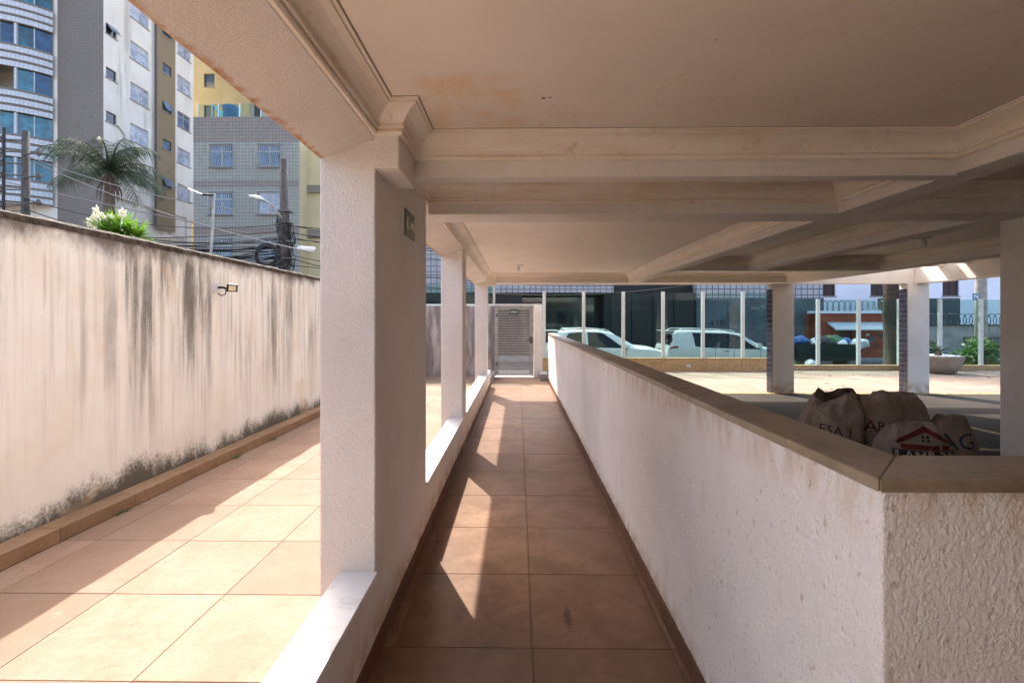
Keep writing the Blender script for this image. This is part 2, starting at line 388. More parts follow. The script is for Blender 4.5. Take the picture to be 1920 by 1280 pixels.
def lathe(bm, prof, c, n=24):
    rings = [[bm.verts.new((c[0] + r * cos(2 * pi * k / n), c[1] + r * sin(2 * pi * k / n), c[2] + z)) for k in range(n)] for r, z in prof]
    for r, s in zip(rings, rings[1:]):
        for k in range(n): bm.faces.new((r[k], r[(k + 1) % n], s[(k + 1) % n], s[k]))
    bm.faces.new(rings[0][::-1]); bm.faces.new(rings[-1])
def quad(bm, *ps): return bm.faces.new([bm.verts.new(p) for p in ps])
_cache = {}
def piece(name, x0, x1, y0, y1, z0, z1, mat, parent, bev=.002):
    """a box piece whose mesh is shared with every equal one"""
    key = (name, mat.name, round(x1 - x0, 3), round(y1 - y0, 3), round(z1 - z0, 3))
    if key not in _cache:
        bm = bmesh.new(); a, b, c = (x1 - x0) / 2, (y1 - y0) / 2, (z1 - z0)
        vs = []
        for z, k in ((0, 0), (c - bev, 0), (c, bev)):
            vs.append([bm.verts.new(p) for p in ((-a + k, -b + k, z), (a - k, -b + k, z), (a - k, b - k, z), (-a + k, b - k, z))])
        for r, s in zip(vs, vs[1:]):
            for k in range(4): bm.faces.new((r[k], r[(k + 1) % 4], s[(k + 1) % 4], s[k]))
        bm.faces.new(vs[-1])
        me = bpy.data.meshes.new(name); bm.to_mesh(me); bm.free(); me.materials.append(mat); _cache[key] = me
    o = bpy.data.objects.new(name, _cache[key]); COL.objects.link(o); o.location = ((x0 + x1) / 2, (y0 + y1) / 2, z0); o.parent = parent
    if parent is not None: o.matrix_parent_inverse = parent_world(parent).inverted()
    return o
def text_bm(body, size, width=None):
    cu = bpy.data.curves.new('lettering', 'FONT'); cu.body = body; cu.size = size; cu.align_x = 'CENTER'; cu.align_y = 'CENTER'; cu.resolution_u = 3
    o = bpy.data.objects.new('lettering', cu); COL.objects.link(o)
    dg = bpy.context.evaluated_depsgraph_get(); me = bpy.data.meshes.new_from_object(o.evaluated_get(dg))
    bpy.data.objects.remove(o); bpy.data.curves.remove(cu)
    bm = bmesh.new(); bm.from_mesh(me); bpy.data.meshes.remove(me)
    if width:
        xs = [v.co.x for v in bm.verts]; k = width / (max(xs) - min(xs))
        for v in bm.verts: v.co.x *= k
    return bm
def flat_text(name, body, size, center, mat, parent, width=None, depth=.004):
    """lettering standing upright, facing -Y"""
    bm = text_bm(body, size, width)
    r = bmesh.ops.extrude_face_region(bm, geom=bm.faces[:])
    for v in [g for g in r['geom'] if isinstance(g, bmesh.types.BMVert)]: v.co.z += depth
    for v in bm.verts: v.co = Vector((center[0] + v.co.x, center[1] - v.co.z, center[2] + v.co.y))
    return obj(name, bm, mat, parent)

def floor_tiles(parent, mat, xj, y0, ystart, ystep, y1, z, gap=.004, th=.012, clipx=None):
    """tiles as pieces; xj = joint positions along X"""
    ys = []; y = ystart
    while y > y0: y -= ystep
    while y < y1:
        ys.append(y); y += ystep
    for a, b in zip(xj, xj[1:]):
        for c in ys:
            d = c + ystep; cc, dd = max(c, y0), min(d, y1)
            if dd - cc < .03: continue
            o = piece('floor_tile', a + gap / 2, b - gap / 2, cc + gap / 2, dd - gap / 2, z - th, z, mat, parent, .0015)
            o.location.z += random.uniform(-.0006, .0006)

# ------------------------------------------------------------------ ground, street and floors
o = box('ground', -400, 400, -200, 700, -1.2, -1.0, m_ground); struct(o)
road = box('road', -120, 120, 15.6, 22.4, -.999, -.55, m_asphalt); struct(road)
pv = struct(box('pavement', -120, 120, 13.72, 15.58, -.999, -.42, m_pave))
box('kerb', -120, 120, 15.582, 15.72, -.998, -.415, m_pave, pv)
pf = struct(box('far_pavement', -120, 120, 22.42, 60, -.999, -.42, m_pave))
terr = struct(box('hill_terrace', -120, -19.45, 27.4, 70, -.41, 5.6, m_ground))
nb = struct(box('neighbour_ground', -60, -3.27, -8, 13.7, -.998, -.02, m_ground))

wf = struct(box('walkway_floor', -.60, .694, -5, 11.86, -.998, -.006, m_grout))
floor_tiles(wf, m_tile, [-.60, -.54, .06, .66, .694], -1.5, 2.06, .597, 11.86, 0)
yf = struct(box('yard_floor', -3.10, -.74, -5, 11.98, -.998, -.006, m_grout_dark))
floor_tiles(yf, m_tile_yard, [-2.93, -2.72, -2.12, -1.52, -.92, -.745], -1.2, 2.44, .592, 11.98, 0)
pk = struct(box('parking_floor', .82, 26, -5.2, 9.20, -.998, 0, m_concrete))
fc = struct(box('forecourt_floor', .82, 26, 9.205, 13.5, -.998, -.006, m_grout))
floor_tiles(fc, m_tile_park, [.83 + .6 * k for k in range(23)], 9.32, 9.32, .6, 13.2, 0)
box('painted_line', .9, 14, 9.21, 9.31, -.01, .0045, m_yellow, pk)
for (x0, y0, x1, y1) in ((3.1, 8.9, 4.1, 4.2), (5.8, 8.9, 6.1, 4.5), (3.7, 5.5, 7.5, 4.9), (3.9, 4.3, 7.5, 3.7)):
    bm = bmesh.new(); d = Vector((x1 - x0, y1 - y0, 0)).normalized(); nrm = Vector((-d.y, d.x, 0)) * .05
    a, b = Vector((x0, y0, .004)), Vector((x1, y1, .004)); quad(bm, a - nrm, a + nrm, b + nrm, b - nrm)
    obj('painted_line', bm, m_yellow, pk)
for x0 in (-.60, .40):   # little kerb blocks by the gate
    pass

# ------------------------------------------------------------------ the building overhead
ZC, ZCB = 2.30, 2.185
bld = thing('open_ground_floor', 'cream stuccoed open ground floor with coffered ceiling, beams and columns', 'building', (2, 4, 0))
box('ceiling', -.84, 5.30, -5.2, 9.50, ZC, 2.62, m_ceiling, bld)
box('upper_storey', -1.37, 5.05, -5.6, 10.78, 3.05, 11.0, m_stucco, bld)
box('upper_recess', -.70, 4.95, -5.1, 9.4, 2.62, 3.05, m_stucco, bld)
def beam(x0, x1, y0, y1, zb, mat=m_stucco, bev=.006, name='beam'):
    return box(name, x0, x1, y0, y1, zb, ZC + .01, mat, bld, bev)
ZB = 2.115
bm = bmesh.new(); nb_ = 130; prev = None                       # side beam over the low wall, soffit sloping up inwards
for i in range(nb_ + 1):
    yb = -5.1 + 14.59 * i / nb_; e = .005 * noise.noise((yb * 6, 1, 0)); f = .004 * noise.noise((yb * 9, 4, 0))
    ring = [bm.verts.new(p) for p in ((-.838 + e, yb, 2.104 + f), (-.828 + e, yb, 2.100 + f), (-.60, yb, 2.180), (-.60, yb, ZC + .01), (-.838, yb, ZC + .01))]
    if prev:
        for k in range(5): bm.faces.new((prev[k], prev[(k + 1) % 5], ring[(k + 1) % 5], ring[k]))
    else: bm.faces.new(ring)
    prev = ring
bm.faces.new(prev[::-1]); obj('beam', bm, m_stucco_beam, bld)
beam(-.597, 2.08, 2.28, 2.37, 2.105)                            # first cross beam
beam(-.597, 5.05, 3.12, 3.38, ZB)                              # second cross beam
beam(2.08, 2.25, -5.1, 3.12, ZB); beam(2.083, 2.247, 3.38, 9.0, ZB)
beam(3.22, 3.42, 3.38, 6.70, ZB); beam(2.247, 5.05, 6.70, 6.86, ZB)
beam(5.05, 5.295, -5.1, 9.0, ZB)
beam(-.597, 5.295, 9.0, 9.49, 2.125)
box('bracket', -.60, -.495, 1.96, 2.277, 2.05, ZC + .005, m_stucco, bld, .006)
box('bracket', -.60, -.43, 8.90, 8.998, 2.06, ZC + .005, m_stucco, bld, .006)

PROF = [(0, ZCB - .002), (.014, ZCB - .002), (.018, ZCB + .004), (.018, ZCB + .012), (.011, ZCB + .015), (.011, ZCB + .019), (.026, ZCB + .022),
        (.028, ZCB + .032), (.020, ZCB + .036), (.024, ZCB + .041), (.033, ZCB + .055), (.047, ZCB + .072), (.066, ZCB + .087), (.084, ZCB + .095),
        (.090, ZCB + .097), (.090, ZCB + .104), (.102, ZCB + .106), (.102, ZC + .001)]
def cornice(poly):
    """sweep the moulding round the inside of a CCW axis-aligned coffer"""
    n = len(poly); rings = []
    bm = bmesh.new()
    for i in range(n):
        p = Vector(poly[i]); a = (p - Vector(poly[i - 1])).normalized(); b = (Vector(poly[(i + 1) % n]) - p).normalized()
        n1 = Vector((-a.y, a.x)); n2 = Vector((-b.y, b.x)); m = (n1 + n2) / (1 + n1.dot(n2))
        rings.append([bm.verts.new((p.x + m.x * o, p.y + m.y * o, z)) for o, z in PROF])
    for i in range(n):
        r, s = rings[i], rings[(i + 1) % n]
        for k in range(len(PROF) - 1): bm.faces.new((r[k], s[k], s[k + 1], r[k + 1]))
    obj('cornice', bm, m_cornice, bld)
    bm = bmesh.new()                                            # hairline grime joint between moulding and slab
    t0, t1 = .102, .108; rr = []
    for i in range(n):
        p = Vector(poly[i]); a = (p - Vector(poly[i - 1])).normalized(); b = (Vector(poly[(i + 1) % n]) - p).normalized()
        n1 = Vector((-a.y, a.x)); n2 = Vector((-b.y, b.x)); m = (n1 + n2) / (1 + n1.dot(n2))
        rr.append([bm.verts.new((p.x + m.x * o, p.y + m.y * o, z)) for o, z in ((.10, ZC - .0005), (.1038, ZC - .0015), (.1055, ZC + .001))])
    for i in range(n):
        r, s = rr[i], rr[(i + 1) % n]
        for k in range(2): bm.faces.new((r[k], s[k], s[k + 1], r[k + 1]))
    obj('cornice_joint', bm, m_seam, bld)
cornice([(-.60, -5.0), (2.08, -5.0), (2.08, 2.28), (-.495, 2.28), (-.495, 1.96), (-.60, 1.96)])
cornice([(-.60, 2.37), (2.08, 2.37), (2.08, 3.12), (-.60, 3.12)])
cornice([(-.60, 3.38), (2.083, 3.38), (2.083, 9.0), (-.43, 9.0), (-.43, 8.9), (-.60, 8.9)])
cornice([(2.25, -5.0), (5.05, -5.0), (5.05, 3.12), (2.25, 3.12)])
cornice([(2.247, 3.38), (3.22, 3.38), (3.22, 6.70), (2.247, 6.70)])
cornice([(3.42, 3.38), (5.05, 3.38), (5.05, 6.70), (3.42, 6.70)])
cornice([(2.247, 6.86), (5.05, 6.86), (5.05, 9.0), (2.247, 9.0)])

# columns, low wall, sills
XI = -.60
def column(x0, x1, y0, y1, z1, mat=m_stucco_low): return box('column', x0, x1, y0, y1, -.01, z1, mat, bld, .007)
c1 = column(-.834, XI, 1.98, 3.08, 2.178); column(-.834, XI, 5.10, 5.44, 2.178); column(-.834, XI, 9.10, 9.40, 2.178)
c1['label'] = 'long slab-like column carrying the exit sign'
column(3.40, 3.80, 3.13, 3.40, ZB, m_stucco)
SZ = .37
for (y0, y1, sl) in ((-5, 1.98, 1), (3.08, 5.10, 1), (5.44, 9.10, 1), (9.40, 10.15, 0)):
    box('low_wall', -.735, XI, y0, y1, -.01, SZ - .022, m_stucco_low, bld)
    if sl: box('sill', -.748, XI + .012, y0 + .001, y1 - .001, SZ - .022, SZ, m_marble, bld, .003)
y = -1.5
while y < 10.1:
    piece('skirting_tile', XI, XI + .011, y, min(y + .594, 10.15), 0, .085, m_skirt, bld, .001); y += .597

# tiled front columns
def front_column(x0, x1):
    c = box('column', x0, x1, 9.30, 9.50, -.01, 2.125, m_stucco_low, bld, .006)
    b = box('tile_bed', x0 - .012, x0 - .0005, 9.305, 9.50, 0, 2.12, m_tilejoint, bld)
    k = 0; z = .004
    while z < 2.02:
        for j in range(2):
            piece('wall_tile', x0 - .019, x0 - .011, 9.309 + j * .0965, 9.309 + j * .0965 + .0915, z, z + .0915, m_tiledark, c, .0005)
        z += .0965
front_column(4.95, 5.36); front_column(7.55, 7.96)
# the ceiling lamp holders
def lamp_holder(x, y, label, r=.05):
    t = thing('ceiling_lamp_holder', label, 'lamp', (x, y, ZC), 'lamp holders on the ceiling')
    bm = bmesh.new(); lathe(bm, [(r, 0), (r, -.012), (r * .8, -.02), (.02, -.022)], (x, y, ZC)); obj('ceiling_plate', bm, m_porcelain, t, True)
    bm = bmesh.new(); lathe(bm, [(.02, -.015), (.022, -.05), (.028, -.06), (.028, -.09), (.022, -.1)], (x, y, ZC)); obj('socket', bm, m_porcelain, t, True)
lamp_holder(.0, 7.6, 'white porcelain lamp holder on the ceiling above the walkway', .08)
lamp_holder(4.35, 5.15, 'white porcelain lamp holder in the dark coffer beside the square column', .07)
lamp_holder(3.75, 7.4, 'white porcelain lamp holder in the coffer behind the cross beam', .07)

# right-hand boundary, plus two unseen walls added to bounce and block light
tag(box('bounce_wall', -3.09, -.845, -4.3, -4.1, -.005, 2.9, m_stucco), 'unseen cream wall added behind the camera to bounce sun onto the long column', 'wall')  # added out of view, its sunlit face brightens the column front
sw = tag(box('side_wall', 7.98, 8.14, -5.2, 7.3, -.99, 2.6, m_stucco), 'stuccoed wall closing the parking bay beyond the square column', 'wall')
bw = tag(box('light_block_wall', -.59, 7.97, -3.4, -3.2, -.005, 2.105, m_stucco), 'unseen stuccoed wall added behind the camera to block light', 'wall')  # added out of view to keep light off the parapet end face

# pergola
pg = thing('pergola', 'cream concrete pergola of open rafters beside the tiled front columns', 'pergola', (6.5, 6, 2.1))
box('beam', 5.302, 7.96, 9.36, 9.50, 2.13, 2.62, m_stucco, pg, .006)
box('beam', 7.72, 7.94, 1.0, 9.355, 2.13, 2.62, m_stucco, pg, .006)
for k in range(15): box('rafter', 5.302, 7.83, 8.72 - .53 * k, 8.84 - .53 * k, 2.40, 2.74, m_stucco, pg, .004)

box('shade_sheet', 5.31, 8.2, -5.2, 8.45, 2.745, 2.80, m_stucco, pg)  # opaque cover added to stop sun between the rafters and darken the bay
# ------------------------------------------------------------------ parapet
par = thing('parapet_wall', 'white stuccoed parapet wall with brown slate coping turning a corner', 'wall', (.76, 5, 0))
bm = bmesh.new()
poly = [(.699, .923), (5.6, .923), (5.6, 1.05), (.822, 1.05), (.822, 11.05), (.699, 11.05)]
lo = [bm.verts.new((x, y, -.01)) for x, y in poly]; hi = [bm.verts.new((x, y, 1.095)) for x, y in poly]
for i in range(6): bm.faces.new((lo[i], lo[(i + 1) % 6], hi[(i + 1) % 6], hi[i]))
bm.faces.new(hi); bm.faces.new(lo[::-1])
obj('wall', bm, m_parapet, par)
box('render_coat', .694, .6988, 2.6, 11.05, -.005, 1.094, m_parapet, par)
box('render_coat', 1.7, 5.6, .918, .9228, -.005, 1.094, m_parapet, par)
bm = bmesh.new(); st_ = .0034                                   # stucco modelled in relief round the near corner
path = [(.694, 2.6 - st_ * i, -1, 0) for i in range(int(1.676 / st_))] + [(.694 + .003, .918 + .003, -.7, -.7)] + [(.694 + .006 + st_ * i, .918, 0, -1) for i in range(int(1.0 / st_))]
nz_ = int(1.094 / st_); cols = []
for i, (x, y, nx_, ny_) in enumerate(path):
    fade = min(1, i / 40, (len(path) - 1 - i) / 40); col = []
    for j in range(nz_ + 1):
        z = 1.094 * j / nz_
        p = Vector((x * 125, y * 125, z * 92)); h = noise.noise(p); h2 = noise.noise(p * 2.3 + Vector((5, 5, 5))); lg = noise.noise(Vector((x * 7, y * 7, z * 6)))
        d = ((max(-.25, min(.35, h)) + .25) * .0034 + h2 * .0006) * (.75 + .6 * lg) * fade
        col.append(bm.verts.new((x + nx_ * d, y + ny_ * d, z)))
    cols.append(col)
for r, q in zip(cols, cols[1:]):
    for j in range(nz_): bm.faces.new((r[j], q[j], q[j + 1], r[j + 1]))
obj('render_coat', bm, m_parapet, par, True)
# coping slabs with a mitred corner
def slab(pts, z0, z1):
    bm = bmesh.new(); a = [bm.verts.new((x, y, z0)) for x, y in pts]; b = [bm.verts.new((x, y, z1)) for x, y in pts]; n = len(pts)
    for i in range(n): bm.faces.new((a[i], a[(i + 1) % n], b[(i + 1) % n], b[i]))
    bm.faces.new(a[::-1]); bm.faces.new(b)
    bmesh.ops.bevel(bm, geom=bm.edges[:], offset=.0025, segments=1, affect='EDGES')
    obj('coping_slab', bm, m_slate, par)
random.seed(3)
slab([(.678, .902), (.836, 1.064), (.836, 1.06), (.836, 1.16), (.678, 1.16)] if False else [(.678, .902), (.836, 1.064), (.836, 1.13), (.678, 1.21)], 1.0955, 1.1205)
yy = 1.0; ends = [(1.21, 1.13), (2.10, 2.10), (3.05, 3.05), (4.0, 4.0), (4.95, 4.95), (5.9, 5.9), (6.85, 6.85), (7.8, 7.8), (8.75, 8.75), (9.7, 9.7), (10.5, 10.5), (11.06, 11.06)]
for (a0, b0), (a1, b1) in zip(ends, ends[1:]):
    dz = random.uniform(-.0015, .0015)
    slab([(.678 + dz * 2, a0 + .002), (.836, b0 + .002), (.836, b1 - .002), (.678 + dz * 2, a1 - .002)], 1.0955, 1.1205 + dz)
for a, b in ((None, 1.9), (1.9, 3.0), (3.0, 4.1), (4.1, 5.6)):
    if a is None: slab([(.6795, .902), (b - .002, .902), (b - .002, 1.064), (.8375, 1.064)], 1.0955, 1.121)
    else: slab([(a + .002, .902), (b - .002, .902), (b - .002, 1.064), (a + .002, 1.064)], 1.0955, 1.1205)
y = .93
while y < 11:
    piece('skirting_tile', .683, .694, y, min(y + .594, 11.05), 0, .085, m_skirt, par, .001); y += .597

# ------------------------------------------------------------------ left boundary wall with kerb
WX, WT = -3.10, 2.06
bwl = thing('boundary_wall', 'long stained cream boundary wall streaked with black run-off', 'wall', (-3.18, 4, 0))
bm = bmesh.new()
nY = 160; rows = [-.99, .2, .8, 1.4, WT - .06, WT]
y0w, y1w = -5.0, 11.98
G = [[bm.verts.new((WX + (0 if z < WT - .01 else -.006) + .004 * noise.noise((y0w + (y1w - y0w) * i / nY, z * 2, 0)), y0w + (y1w - y0w) * i / nY, z + (.012 * noise.noise((i * .37, 3, 1)) if z == WT else 0))) for i in range(nY + 1)] for z in rows]
for r, s in zip(G, G[1:]):
    for i in range(nY): bm.faces.new((r[i], r[i + 1], s[i + 1], s[i]))
BK = [[bm.verts.new((WX - .16, v.co.y, zz)) for v in G[-1]] for zz in (WT, -.99)]
for r, s in ((G[-1], BK[0]), (BK[0], BK[1])):
    for i in range(nY): bm.faces.new((r[i], r[i + 1], s[i + 1], s[i]))
for i in (0, nY): bm.faces.new([g[i] for g in G] + [b[i] for b in BK])
obj('wall', bm, m_boundary, bwl)
bm = bmesh.new(); prev = None                                   # rough cement cap
for i in range(nY + 1):
    y = y0w + (y1w - y0w) * i / nY; e = .014 * noise.noise((i * .45, 0, 7)); f = .010 * noise.noise((i * .8, 5, 2))
    ring = [bm.verts.new(p) for p in ((WX + .008 + e, y, WT - .022 + f), (WX + .012 + e, y, WT + .012 + f), (WX - .02, y, WT + .032 + e), (WX - .16, y, WT + .026 + f), (WX - .175, y, WT - .02))]
    if prev:
        for k in range(4): bm.faces.new((prev[k], prev[k + 1], ring[k + 1], ring[k]))
        bm.faces.new((prev[4], prev[0], ring[0], ring[4]))
    prev = ring
obj('cap', bm, m_cap, bwl)
kb = thing('tiled_kerb', 'low kerb clad in brown tiles along the stained boundary wall', 'kerb', (-3.0, 4, 0))
box('kerb_core', WX + .003, -2.945, -5, 11.97, -.012, .078, m_grout_dark, kb)
y = -1.2
while y < 11.9:
    e = min(y + .6, 11.97)
    piece('kerb_tile', WX + .004, -2.934, y + .002, e - .002, .0785, .090, m_kerbtile, kb, .002)
    piece('kerb_tile', -2.9448, -2.934, y + .002, e - .002, .0, .0775, m_kerbtile, kb, .001)
    y += .6
# tufts of weeds in the joints of the kerb
for k, (x, y) in enumerate(((-2.90, 4.85), (-2.91, 3.46), (-2.90, 5.6))):
    bm = bmesh.new()
    for q in range(26):
        a = random.uniform(0, 2 * pi); l = random.uniform(.015, .04); d = Vector((cos(a), sin(a) * 1.6, 0)) * l
        p = Vector((x + random.uniform(-.015, .01), y + random.uniform(-.05, .05), .0)); s = Vector((-sin(a), cos(a), 0)) * .004
        bm.faces.new([bm.verts.new(v) for v in (p - s, p + s, p + d + Vector((0, 0, l * .9)))])
    tag(obj('weed_tuft', bm, m_shrub), 'tiny green weed tuft growing at the foot of the tiled kerb', 'weed', 'weeds along the kerb')

# floodlight on the boundary wall
fl = thing('floodlight', 'small black LED floodlight on the stained boundary wall', 'floodlight', (WX, 5.05, 1.74))
FY, FZ = 4.86, 1.755
box('wall_plate', WX, WX + .012, FY - .10, FY - .01, FZ - .04, FZ + .045, simple('putty', (.62, .63, .70), .8), fl, .002)
bm = bmesh.new(); tube(bm, [(WX + .01, FY - .02, FZ), (WX + .06, FY - .01, FZ), (WX + .09, FY, FZ - .01)], .013); tube(bm, [(WX + .09, FY, FZ), (WX + .08, FY - .01, FZ - .07), (WX + .05, FY - .02, FZ - .085), (WX + .02, FY - .04, FZ - .06)], .006)
obj('arm', bm, m_black, fl)
R = Matrix.Translation((WX + .135, FY + .02, FZ - .005)) @ Matrix.Rotation(radians(38), 4, 'Z') @ Matrix.Rotation(radians(24), 4, 'X')
bm = bmesh.new(); B(bm, -.05, .05, -.0, .025, -.042, .042, .005); bmesh.ops.transform(bm, matrix=R, verts=bm.verts[:]); obj('housing', bm, m_black, fl)
bm = bmesh.new(); B(bm, -.033, .033, -.004, .002, -.027, .027); bmesh.ops.transform(bm, matrix=R, verts=bm.verts[:]); obj('lamp_face', bm, m_led, fl)

# exit sign on the long column
es = thing('exit_sign', 'small dark green exit sign with a pale arrow on the long column', 'sign', (XI, 2.57, 1.9))
box('plate', XI + .012, XI + .018, 2.44, 2.66, 1.86, 2.00, m_signgreen, es)
box('border', XI, XI + .0115, 2.437, 2.663, 1.857, 2.003, m_signwhite, es)
bm = bmesh.new(); X = XI + .0195
for pts in (((2.55, 1.915), (2.61, 1.915), (2.61, 1.945), (2.55, 1.945)), ((2.61, 1.89), (2.645, 1.93), (2.61, 1.97)), ((2.465, 1.90), (2.49, 1.90), (2.50, 1.965), (2.475, 1.965)), ((2.50, 1.90), (2.525, 1.90), (2.50, 1.94))):
    bm.faces.new([bm.verts.new((X, a, b)) for a, b in pts])
obj('arrow', bm, m_signink, es)

# ------------------------------------------------------------------ rear wall and gate at the end of the walkway
GY = 11.90
rw = thing('rear_wall', 'grey weathered wall with a glass top strip left of the slatted gate', 'wall', (-2, 12, 0))
box('wall', -3.095, -.61, 12.0, 12.14, -.99, 1.78, m_rear, rw)
box('top_rail', -3.09, .60, 12.03, 12.09, 1.781, 1.83, m_alu, rw)
for x in (-3.0, -1.8, -.62): box('post', x - .03, x + .03, 12.035, 12.085, 1.831, 2.34, m_white_metal, rw)
for a, b in ((-2.968, -1.832), (-1.768, -.652)): box('glass_pane', a, b, 12.055, 12.065, 1.832, 2.32, m_glass, rw)
gp = tag(box('gate_pier', .39, .60, 11.92, 12.14, -.99, 1.78, m_stucco), 'narrow cream pier between the slatted gate and the glass fence', 'pier')
gt = thing('slatted_gate', 'white metal gate of horizontal slats at the end of the walkway', 'gate', (-.1, GY, 0))
for x in (-.57, .345): box('frame_post', x - .02, x + .02, GY - .02, GY + .02, .03, 1.79, m_gate, gt)
box('frame_rail', -.55, .325, GY - .018, GY + .018, 1.745, 1.785, m_gate, gt)
for x in (-.53, .30): box('leaf_stile', x - .016, x + .016, GY - .017, GY + .017, .06, 1.735, m_gate, gt)
for z in (.08, 1.715): box('leaf_rail', -.514, .284, GY - .016, GY + .016, z - .018, z + .018, m_gate, gt)
for k in range(38): box('slat', -.514, .284, GY - .006, GY + .006, .118 + k * .0418, .118 + k * .0418 + .019, m_gate, gt)
box('lock', .26, .365, GY - .04, GY - .021, .85, 1.0, m_steel, gt, .005)
for z in (.3, 1.5): box('hinge', -.56, -.52, GY - .035, GY - .0205, z, z + .08, m_steel, gt, .004)
gs = thing('gate_sign', 'small dark sign reading SAÍDA at the top of the slatted gate', 'sign', (-.11, GY, 1.62))
box('plate', -.215, -.005, GY - .03, GY - .02, 1.57, 1.69, m_signdark, gs)
flat_text('lettering', 'SAÍDA', .075, (-.11, GY - .0301, 1.622), m_signwhite, gs, .17, .003)
for nm, x0, x1, lab in (('l', -.735, -.60, 'low mossy cement block at the left foot of the gate'), ('r', .50, .690, 'low mossy cement block at the foot of the gate pier')):
    tag(box('kerb_block', x0, x1, 10.6 if x0 < 0 else 11.1, 11.85, -.01, .16, m_rough_cement, None, .01), lab, 'kerb block')

# ------------------------------------------------------------------ glass street fence
def glass_fence(label, FYc, x0, n, step, zb, zt, base_mat, name='glass_fence', slab_w=1.1, ph=0):
    t = thing(name, label, 'fence', (x0, FYc, 0))
    xe = x0 + n * step
    box('base_core', x0 - .05, xe + .05, FYc + .01, FYc + .16, -.99, zb - .03, m_rear, t)
    x = x0 - .05
    while x < xe:
        e = min(x + slab_w, xe + .05)
        piece('stone_slab', x + .002, e - .002, FYc - .012, FYc + .008, -.004, zb - .031, base_mat, t, .002); x = e
    box('base_cap', x0 - .06, xe + .06, FYc - .02, FYc + .17, zb - .029, zb, base_mat, t, .003)
    for k in range(n + 1):
        xx = x0 + k * step; box('post', xx - .042, xx + .042, FYc + .04, FYc + .12, zb, zt + .02, m_white_metal, t, .004)
        if k < n: box('glass_pane', xx + .045, xx + step - .045, FYc + .072, FYc + .082, zb + .001, zt, m_glass, t)
    return t
gf = glass_fence('glass street fence on a brown stone base behind the two parked cars', 13.22, .72, 6, 1.105, .37, 2.19, m_stoneclad)
box('socket_plate', 4.65, 4.77, 13.195, 13.2075, .12, .19, m_white_metal, gf, .002)
glass_fence('glass street fence on a low brown kerb by the planter', 13.62, 7.42, 13, 1.15, .14, 2.0, m_stoneclad)

# planter bowl with a cycad
pb = thing('planter_bowl', 'round cement planter bowl filled with white pebbles', 'planter', (11.28, 12.9, 0))
bm = bmesh.new(); lathe(bm, [(.30, 0), (.36, .03), (.46, .2), (.52, .42), (.53, .47), (.50, .48), (.47, .45), (.0001, .43)], (11.28, 12.9, 0), 32); obj('bowl', bm, m_bowl, pb, True)
bm = bmesh.new()
for k in range(120):
    a = random.uniform(0, 2 * pi); r = .46 * sqrt(random.random()); s = random.uniform(.025, .05)
    bmesh.ops.create_icosphere(bm, subdivisions=1, radius=s, matrix=Matrix.Translation((11.28 + r * cos(a), 12.9 + r * sin(a), .46)) @ Matrix.Diagonal((1.2, 1, .8, 1)))
o = obj('pebbles', bm, m_pebble, pb); o['kind'] = 'stuff'
def frond(bm, base, az, length, rise, droop, lw, nl=26, hang=.5, wid=.02):
    pts = []; d = Vector((cos(az), sin(az), 0)); p = Vector(base); el = rise
    for i in range(nl + 1):
        pts.append(p.copy()); p = p + (d * cos(el) + Vector((0, 0, sin(el)))) * (length / nl); el -= droop / nl * (.4 + 1.2 * i / nl)
    side = Vector((-sin(az), cos(az), 0))
    tube(bm, pts[::3] + [pts[-1]], [wid * (1 - .8 * k / (len(pts[::3]))) for k in range(len(pts[::3]) + 1)], 4)
    for i in range(2, nl + 1):
        t = i / nl; L = lw * (sin(pi * min(1, .12 + .88 * t)) ** .6) * random.uniform(.8, 1.1)
        ax = (pts[i] - pts[i - 1]).normalized()
        for s in (-1, 1):
            tip = pts[i] + side * s * L * (.75) + ax * L * .45 + Vector((0, 0, -hang * L * random.uniform(.6, 1.2)))
            w = ax * length / nl * .26
            mid = pts[i].lerp(tip, .5) + Vector((0, 0, .12 * L))
            a0, a1 = bm.verts.new(pts[i] - w), bm.verts.new(pts[i] + w); b0, b1 = bm.verts.new(mid - w * .9), bm.verts.new(mid + w * .9); c = bm.verts.new(tip)
            bm.faces.new((a0, a1, b1, b0)); bm.faces.new((b0, b1, c))
cy = thing('cycad_plant', 'small dark cycad growing out of the pebbles in the planter bowl', 'plant', (11.28, 12.9, .45))
bm = bmesh.new(); lathe(bm, [(.06, 0), (.08, .05), (.07, .12), (.03, .16)], (11.28, 12.9, .44), 10); obj('stem', bm, m_trunk_palm, cy)
for k in range(11):
    bm = bmesh.new(); frond(bm, (11.28, 12.9, .56), 2 * pi * k / 11 + random.uniform(-.2, .2), random.uniform(.4, .55), radians(random.uniform(30, 65)), radians(70), .09, 16, .1, .008); obj('frond', bm, m_cycas, cy)

rl = random.Random(31)
m_dry = simple('dry_leaf', (.16, .10, .045), .8, rndv=.4)
for k in range(26):
    x, y, a, l = rl.uniform(5.5, 12.5), rl.uniform(9.5, 13.1), rl.uniform(0, 6.3), rl.uniform(.035, .07)
    bm = bmesh.new(); d = Vector((cos(a), sin(a), 0)); q = Vector((-sin(a), cos(a), 0)); c = Vector((x, y, .002))
    mid = [c + q * l * .3 + Vector((0, 0, .018)), c - q * l * .3 + Vector((0, 0, .014))]; spine = c + Vector((0, 0, .004))
    pts = [c - d * l, mid[0], c + d * l + Vector((0, 0, .01)), mid[1], spine]; v = [bm.verts.new(p) for p in pts]
    for f in ((0, 4, 1), (1, 4, 2), (2, 4, 3), (3, 4, 0)): bm.faces.new([v[i] for i in f])
    tag(obj('dry_leaf', bm, m_dry), 'curled brown dry leaf lying on the forecourt tiles', 'leaf', 'dry leaves on the forecourt')
